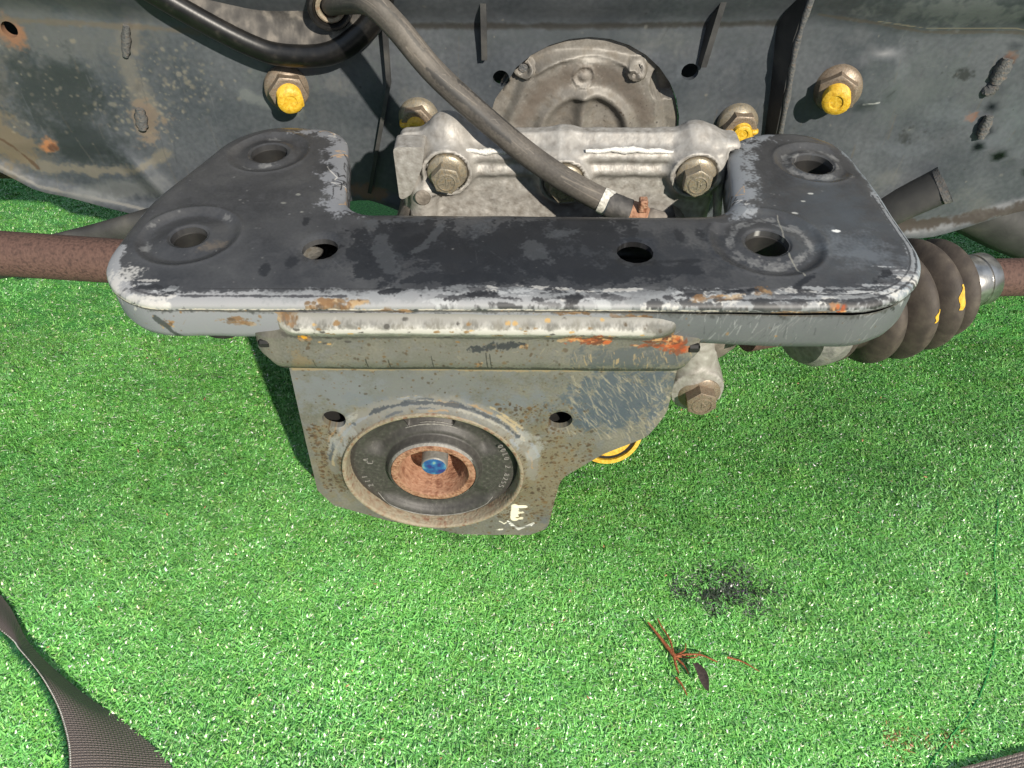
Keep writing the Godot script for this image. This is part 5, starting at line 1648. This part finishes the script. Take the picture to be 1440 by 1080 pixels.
func shafts() -> void:
	var l := thing("drive_shaft", "plain rust-brown drive shaft coming in from the left edge", "drive shaft")
	var mb := MB.new()
	tube(mb, [Vector3(-0.62, 0.163, -0.44), Vector3(-0.50, 0.1545, -0.441), Vector3(-0.36, 0.1400, -0.443), Vector3(-0.282, 0.1335, -0.443), Vector3(-0.10, 0.118, -0.443)], func(_t, a): return 0.0157 + 0.0001 * sin(a * 5.0), 32)
	obj("shaft", mb, M.rust_shaft, l)
	var r := thing("drive_shaft", "right drive shaft with ribbed rubber bellows and a bright metal clamp", "drive shaft")
	var sh := MB.new()
	tube(sh, [Vector3(0.295, 0.1215, -0.431), Vector3(0.345, 0.120, -0.4415), Vector3(0.40, 0.1195, -0.444), Vector3(0.70, 0.117, -0.46)], func(_t, _a): return 0.0136, 28)
	obj("shaft", sh, M.rust_shaft, r)
	var inn := MB.new()
	tube(inn, [Vector3(0.150, 0.1290, -0.372), Vector3(0.18, 0.1265, -0.382), Vector3(0.205, 0.123, -0.391)], func(_t, _a): return 0.0128, 28)
	obj("stub_axle", inn, M.rust_shaft, r)
	# bellows: rings on a line that bends a little
	var ctr := smooth_path([Vector3(0.200, 0.1225, -0.389), Vector3(0.230, 0.1215, -0.401), Vector3(0.262, 0.1205, -0.414), Vector3(0.292, 0.1205, -0.426), Vector3(0.315, 0.1205, -0.4335)], 26)
	var crest := [[0.30, 0.0370], [0.475, 0.0400], [0.645, 0.0395], [0.81, 0.0350]]
	var bel := func(t: float, _a) -> float:
		var base := lerpf(0.0235, 0.0225, smoothstep(0.0, 0.2, t)) - 0.005 * smoothstep(0.7, 0.95, t)
		base += 0.006 * smoothstep(0.02, 0.1, t) * (1.0 - smoothstep(0.1, 0.2, t))
		for c in crest:
			var u: float = absf(t - c[0]) / 0.083
			if u < 1.0:
				base = maxf(base, lerpf(base, c[1], pow(1.0 - pow(u, 1.9), 0.75)))
		
		return base
	obj("bellows", refold(ctr, bel), M.boot, r, "ribbed dark brown rubber bellows with two yellow paint marks")
	var cx := along(Vector3(0.0, 0.0, 0.0) + (ctr[-1] - ctr[-8]), ctr[-1])
	var cl := MB.new()
	lathe(cl, [Vector2(0.0175, -0.003), Vector2(0.0186, -0.001), Vector2(0.0186, 0.0105), Vector2(0.0178, 0.0112), Vector2(0.0178, 0.0125), Vector2(0.0186, 0.013), Vector2(0.0186, 0.0205), Vector2(0.0170, 0.0225), Vector2(0.0136, 0.023)], cx, 40)
	var clp := obj("clamp", cl, M.clamp, r, "bright metal band clamp round the bellows' small end")
	var ck := MB.new()
	for q in [[2.2, 0.003], [2.9, 0.012], [1.7, 0.013], [2.55, 0.0125]]:
		var dd := Vector3(cos(q[0]), 0, sin(q[0])) * 0.0185
		box(ck, Vector3(-0.0022, -0.002, -0.0012), Vector3(0.0022, 0.002, 0.0012), 0.0005, cx * Transform3D(Basis(Vector3.UP, -q[0] + PI * 0.5), dd + Vector3(0, q[1], 0)))
	obj("crimp", ck, M.hole_black, clp)
	var bc := MB.new()
	var b0 := along(ctr[6] - ctr[0], ctr[0])
	lathe(bc, [Vector2(0.0, -0.0145), Vector2(0.0130, -0.014), Vector2(0.0250, -0.012), Vector2(0.0285, -0.006), Vector2(0.0292, 0.0), Vector2(0.0285, 0.010), Vector2(0.0262, 0.0125)], b0, 40)
	obj("joint_cup", bc, M.grey_steel, r)
	# yellow marks on two folds
	for q in [[0.640, 0.38, 0.80, 0.0046], [0.475, 0.30, 0.52, 0.0026]]:
		var ym := MB.new()
		paint_on(ym, ctr, bel, q[0], q[1], q[2], q[3])
		obj("paint_mark", ym, M.yellow, r)

func frame_at(ctr: Array, k: int) -> Array:
	var d: Vector3 = (ctr[mini(k + 1, ctr.size() - 1)] - ctr[maxi(k - 1, 0)]).normalized()
	var x := Vector3.UP.cross(d).normalized()
	return [d, x, d.cross(x).normalized()]

func refold(ctr: Array, rad: Callable) -> MB:
	var mb := MB.new()
	var prev := PackedInt32Array()
	for k in ctr.size():
		var fr := frame_at(ctr, k)
		var t := float(k) / (ctr.size() - 1)
		var e := 0.004
		var L := 0.148
		var sl: float = (rad.call(t + e, 0) - rad.call(t - e, 0)) / (2.0 * e * L)
		var row := PackedInt32Array()
		for j in 57:
			var th := TAU * j / 56.0
			var dirv: Vector3 = fr[1] * cos(th) + fr[2] * sin(th)
			row.append(mb.vert(ctr[k] + dirv * rad.call(t, th), (dirv - fr[0] * sl).normalized()))
		if k > 0:
			mb.strip(prev, row)
		prev = row
	return mb

func paint_on(mb: MB, ctr: Array, rad: Callable, t: float, a0: float, a1: float, wide: float) -> void:
	# a thin coat over the fold, between two heights on the side that faces the photographer
	var rows := []
	for i in 9:
		var u := i / 8.0
		var row := PackedInt32Array()
		for j in 5:
			var s := (j / 4.0 - 0.5) * wide * (0.35 + 0.65 * sin(PI * clampf(u + 0.1, 0.05, 0.95))) + 0.0008 * sin(u * 9.0)
			var tt := t + s / 0.148 + (u - 0.5) * 0.02
			var kk := tt * (ctr.size() - 1)
			var k := int(kk)
			var fr := frame_at(ctr, k)
			var c: Vector3 = (ctr[k] as Vector3).lerp(ctr[k + 1], kk - k)
			var th := lerpf(a0, a1, u)
			var dirv: Vector3 = -fr[1] * cos(th) + fr[2] * sin(th)
			if dirv.z < 0.0:
				dirv = fr[1] * cos(th) + fr[2] * sin(th)
			row.append(mb.vert(c + dirv * (rad.call(tt, 0.0) + 0.0004), dirv))
		rows.append(row)
	for i in 8:
		mb.strip(rows[i], rows[i + 1])

# ------------------------------------------------------------------ loose mat edges

func weave() -> StandardMaterial3D:
	var w := 256
	var im := Image.create(w, w, false, Image.FORMAT_RGBA8)
	var hm := Image.create(w, w, false, Image.FORMAT_L8)
	for y in w:
		for x in w:
			var u := x / 256.0 * 16.0
			var v := y / 256.0 * 16.0
			var over := (int(u) + int(v)) % 2 == 0
			var fu := u - floorf(u)
			var fv := v - floorf(v)
			var hh := sin(PI * fu) * (0.55 + 0.45 * sin(PI * fv)) if over else 0.75 * sin(PI * fv) * (0.5 + 0.5 * sin(PI * fu))
			var k := n3[((y & 511) << 9) | (x & 511)] / 255.0
			var s := 0.85 + 0.3 * k
			im.set_pixel(x, y, Color(0.44 * s, 0.40 * s, 0.375 * s, 0.30 + 0.3 * (1.0 - hh)))
			hm.set_pixel(x, y, Color(hh, hh, hh))
	var m := StandardMaterial3D.new()
	var tx := ImageTexture.create_from_image(im)
	m.albedo_texture = tx
	m.roughness = 1.0
	m.roughness_texture = tx
	m.roughness_texture_channel = BaseMaterial3D.TEXTURE_CHANNEL_ALPHA
	m.heightmap_enabled = true
	m.heightmap_texture = ImageTexture.create_from_image(hm)
	m.heightmap_scale = 0.07
	m.uv1_scale = Vector3(38, 38, 1)
	return m

func flaps() -> void:
	var wm := weave()
	var o := thing("turned_mat_edge", "turned-up mat edge showing its grey-brown woven backing at the lower left", "mat")
	# right hand border (lying low) and left hand border (standing up), from the far end to the near one
	var R := smooth_path([Vector3(-0.402, 0.0, -0.305), Vector3(-0.3345, 0.003, -0.2575), Vector3(-0.3005, 0.005, -0.2240), Vector3(-0.2640, 0.002, -0.1990), Vector3(-0.2210, 0.001, -0.1745), Vector3(-0.1895, 0.001, -0.1515), Vector3(-0.158, 0.0, -0.115)], 8)
	var L := smooth_path([Vector3(-0.392, 0.004, -0.272), Vector3(-0.3165, 0.009, -0.2285), Vector3(-0.2985, 0.013, -0.2150), Vector3(-0.2750, 0.015, -0.1955), Vector3(-0.2550, 0.015, -0.1730), Vector3(-0.2400, 0.015, -0.1465), Vector3(-0.231, 0.012, -0.105)], 8)
	for k in R.size():
		R[k] += Vector3(0, ground_y(R[k].x, R[k].z) + 0.001, 0)
		L[k] += Vector3(0, ground_y(L[k].x, L[k].z) * 0.6, 0)
	var mb := MB.new()
	var rows := []
	var run := 0.0
	for k in R.size():
		if k > 0:
			run += (L[k] as Vector3).distance_to(L[k - 1])
		var row := PackedInt32Array()
		var wd: float = R[k].distance_to(L[k])
		for j in 13:
			var t := j / 12.0
			var p: Vector3 = (L[k] as Vector3).lerp(R[k], t) + Vector3(0, wd * 0.12 * sin(PI * t) * (1.0 - t), 0)
			row.append(mb.vert(p, Vector3.UP, Vector2(t * wd, run)))
		rows.append(row)
	for k in rows.size():
		for j in 13:
			var du := mb.v[rows[mini(k + 1, rows.size() - 1)][j]] - mb.v[rows[maxi(k - 1, 0)][j]]
			var dv := mb.v[rows[k][mini(j + 1, 12)]] - mb.v[rows[k][maxi(j - 1, 0)]]
			var nn := du.cross(dv).normalized()
			mb.n[rows[k][j]] = nn if nn.y > 0.0 else -nn
	for k in rows.size() - 1:
		mb.strip(rows[k], rows[k + 1])
	obj("backing", mb, wm, o)
	# binding thread along the left border
	var th := MB.new()
	for k in L.size() * 3:
		var f := float(k) / (L.size() * 3) * (L.size() - 1)
		var p: Vector3 = (L[int(f)] as Vector3).lerp(L[int(f) + 1], f - int(f))
		var q: Vector3 = (R[int(f)] as Vector3).lerp(R[int(f) + 1], f - int(f))
		var d := (q - p).normalized() * 0.0009
		lathe(th, [Vector2(0.00028, -0.0005), Vector2(0.00045, 0.0), Vector2(0.00028, 0.0005)], along((L[int(f) + 1] - L[int(f)]), p + d + Vector3(0, 0.0004, 0)), 6)
	obj("binding_thread", th, M.tape, o)
	# the pile on its hidden face, hanging below the left border
	var pile := MB.new()
	for k in 2600:
		var f := rng.randf() * (L.size() - 1.001)
		var p: Vector3 = (L[int(f)] as Vector3).lerp(L[int(f) + 1], f - int(f))
		var q: Vector3 = (R[int(f)] as Vector3).lerp(R[int(f) + 1], f - int(f))
		var inn := (q - p).normalized() * rng.randf_range(-0.0012, 0.002)
		p += inn + Vector3(0, -0.0004, 0)
		var d := Vector3(rng.randf_range(-1.0, -0.2), rng.randf_range(-0.9, -0.2), rng.randf_range(-0.4, 0.7)).normalized() * rng.randf_range(0.004, 0.007)
		var s := Vector3(rng.randf_range(-1, 1), rng.randf_range(-0.3, 0.3), rng.randf_range(-1, 1)).normalized() * 0.0005
		var g := rng.randf()
		pile.tint = Color(0.012 + 0.02 * g, 0.075 + 0.07 * g, 0.025 + 0.02 * g)  # shade under the turned edge is put into this darker green
		var nn := s.cross(d).normalized()
		pile.tri(pile.vert(p - s, nn), pile.vert(p + s, nn), pile.vert(p + d, nn))
	var pm := StandardMaterial3D.new()
	pm.vertex_color_use_as_albedo = true
	pm.roughness = 0.4
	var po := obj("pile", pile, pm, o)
	po.set_meta("kind", "stuff")
	# the corner of a second mat edge at the lower right
	var c := thing("mat_corner", "grey-brown woven mat corner just entering at the lower right edge", "mat")
	var cb := MB.new()
	var ids := []
	for k in 17:
		var t := k / 16.0
		var x := lerpf(0.20, 0.36, t)
		var zz := -0.1505 - 0.21 * (x - 0.235)
		var a := cb.vert(Vector3(x, ground_y(x, zz), zz), Vector3(0, 0.95, -0.3).normalized(), Vector2(x, 0.0))
		var b := cb.vert(Vector3(x, ground_y(x, zz) + 0.0052, zz + 0.002), Vector3.UP, Vector2(x, 0.004))
		var d := cb.vert(Vector3(x + 0.02, ground_y(x, zz) + 0.0056, zz + 0.09), Vector3.UP, Vector2(x, 0.09))
		ids.append([a, b, d])
	for k in 16:
		cb.quad(ids[k][0], ids[k + 1][0], ids[k + 1][1], ids[k][1])
		cb.quad(ids[k][1], ids[k + 1][1], ids[k + 1][2], ids[k][2])
	obj("backing", cb, wm, c)

# ------------------------------------------------------------------ what has fallen on the turf

func twig(mb: MB, pts: Array, r: float) -> void:
	var p := []
	for q in pts:
		p.append(Vector3(q[0], ground_y(q[0], q[1]) + (q[2] * 0.6 if q.size() > 2 else 0.0048), q[1]))
	tube(mb, smooth_path(p, 5), func(t, a): return 0.72 * r * (1.0 - 0.6 * t) * (1.0 + 0.25 * sin(t * 23.0 + a * 2.0)), 7)

func litter() -> void:
	var tm := mat(131, [[0.2, C(104, 54, 30)], [0.6, C(152, 86, 50)], [0.85, C(178, 116, 76)]], 0.05, 50.0, 0.8, 0.0, 0.02, 0.1)
	var tw := thing("rootlet", "reddish brown forked rootlet lying on the turf below the soot stain", "twig")
	var mb := MB.new()
	twig(mb, [[0.1005, -0.2165], [0.0935, -0.228], [0.0865, -0.2385, 0.010]], 0.0019)
	twig(mb, [[0.1000, -0.2155], [0.099, -0.227], [0.0945, -0.237], [0.093, -0.241, 0.010]], 0.0010)
	twig(mb, [[0.1010, -0.2165], [0.108, -0.2175], [0.117, -0.217], [0.126, -0.2125]], 0.0013)
	twig(mb, [[0.1010, -0.2170], [0.107, -0.220], [0.1085, -0.2245]], 0.0010)
	twig(mb, [[0.1005, -0.2165], [0.1055, -0.2105], [0.1075, -0.2055]], 0.0011)
	twig(mb, [[0.1000, -0.2160], [0.1005, -0.2095], [0.1015, -0.206]], 0.0014)
	twig(mb, [[0.1010, -0.2165], [0.112, -0.2155], [0.1165, -0.2195]], 0.0008)
	obj("roots", mb, tm, tw)
	var t2 := MB.new()
	twig(t2, [[0.0995, -0.2035], [0.1025, -0.1985], [0.1045, -0.1925]], 0.0011)
	tag(obj("broken_twig", t2, tm), "short broken reddish twig just below the forked rootlet", "twig")
	var t3 := MB.new()
	twig(t3, [[0.1325, -0.2155], [0.1415, -0.2125], [0.1505, -0.2065]], 0.0009)
	tag(obj("broken_twig", t3, tm), "thin reddish twig lying right of the forked rootlet", "twig")
	# a withered leaf
	var lf := MB.new()
	var rows := []
	for k in 11:
		var t := k / 10.0
		var c := Vector3(lerpf(0.1105, 0.1165, t) + 0.0008 * sin(t * 5.0), 0.0052 + 0.0010 * sin(t * 4.0), lerpf(-0.2095, -0.1925, t))
		var hw := 0.0031 * pow(sin(PI * clampf(t * 0.86 + 0.12, 0.0, 1.0)), 0.7)
		var row := PackedInt32Array()
		for j in 5:
			var s := j / 4.0 * 2.0 - 1.0
			row.append(lf.vert(c + Vector3(s * hw, 0.0012 * absf(s) + rng.randf_range(-0.0002, 0.0002), 0), Vector3(-s * 0.35, 1, rng.randf_range(-0.1, 0.1)).normalized()))
		rows.append(row)
	for k in 10:
		lf.strip(rows[k], rows[k + 1])
	tag(obj("withered_leaf", lf, mat(137, [[0.2, C(46, 36, 34)], [0.8, C(70, 58, 52)]], 0.05, 40.0, 0.7)), "narrow dark brown withered leaf right below the forked rootlet", "leaf")
	# the thread pressed into the pile
	var gt := MB.new()
	var gp := []
	for q in [[0.352, -0.335], [0.341, -0.312], [0.327, -0.286], [0.318, -0.262], [0.309, -0.24], [0.296, -0.215], [0.277, -0.19], [0.254, -0.17], [0.237, -0.1555], [0.226, -0.14]]:
		gp.append(Vector3(q[0], ground_y(q[0], q[1]) + 0.0012, q[1]))
	tube(gt, smooth_path(gp, 6), func(_t, _a): return 0.00055, 8)
	tag(obj("green_thread", gt, mat(139, [[0.2, C(34, 120, 56)], [0.8, C(50, 140, 70)]], 0.05, 40.0, 0.6)), "long dark green thread curving across the turf at the right", "thread")
	# crumbs: pale chips, rust flakes, dark grains
	var ch := MB.new()
	for k in 6:
		var a := TAU * k / 6.0
		ch.vert(Vector3(cos(a) * (0.8 + 0.3 * sin(k * 2.3)), 0.25 + 0.12 * sin(k * 1.7), sin(a) * (0.7 + 0.2 * cos(k * 1.9))), Vector3(cos(a) * 0.5, 0.8, sin(a) * 0.5).normalized())
	var top := ch.vert(Vector3(0.1, 0.55, 0), Vector3.UP)
	for k in 6:
		ch.tri(top, k, (k + 1) % 6)
	var mm := MultiMesh.new()
	mm.transform_format = MultiMesh.TRANSFORM_3D
	mm.use_colors = true
	mm.mesh = ch.mesh()
	var cnt := 1000
	mm.instance_count = cnt
	for k in cnt:
		var z := -0.10 - 0.42 * pow(rng.randf(), 1.3)
		var x := rng.randf_range(-0.32, 0.32) * (0.7 - z)
		var pick := rng.randf()
		var col := Color(0.03, 0.03, 0.032)
		var s := rng.randf_range(0.0003, 0.0008)
		if pick < 0.68:
			col = Color(0.78, 0.76, 0.75) * rng.randf_range(0.7, 1.1)
		elif pick < 0.8:
			col = Color(0.36, 0.15, 0.08) * rng.randf_range(0.7, 1.3)
			s *= 1.2
		var b := Basis(Vector3(1, 0, 0), rng.randf_range(-0.6, 0.6)) * Basis(Vector3.UP, rng.randf() * TAU)
		mm.set_instance_transform(k, Transform3D(b.scaled_local(Vector3(s * rng.randf_range(1.0, 2.2), s, s)), Vector3(x, ground_y(x, z) + rng.randf_range(0.0036, 0.0054), z)))
		mm.set_instance_color(k, col)
	var mi := MultiMeshInstance3D.new()
	mi.name = "debris"
	mi.multimesh = mm
	var cm := StandardMaterial3D.new()
	cm.vertex_color_use_as_albedo = true
	cm.roughness = 0.5
	mi.material_override = cm
	add_child(mi)
	mi.set_meta("kind", "stuff")
	mi.set_meta("label", "scattered pale chips, rust flakes and dark grains on the turf")
	mi.set_meta("category", "debris")
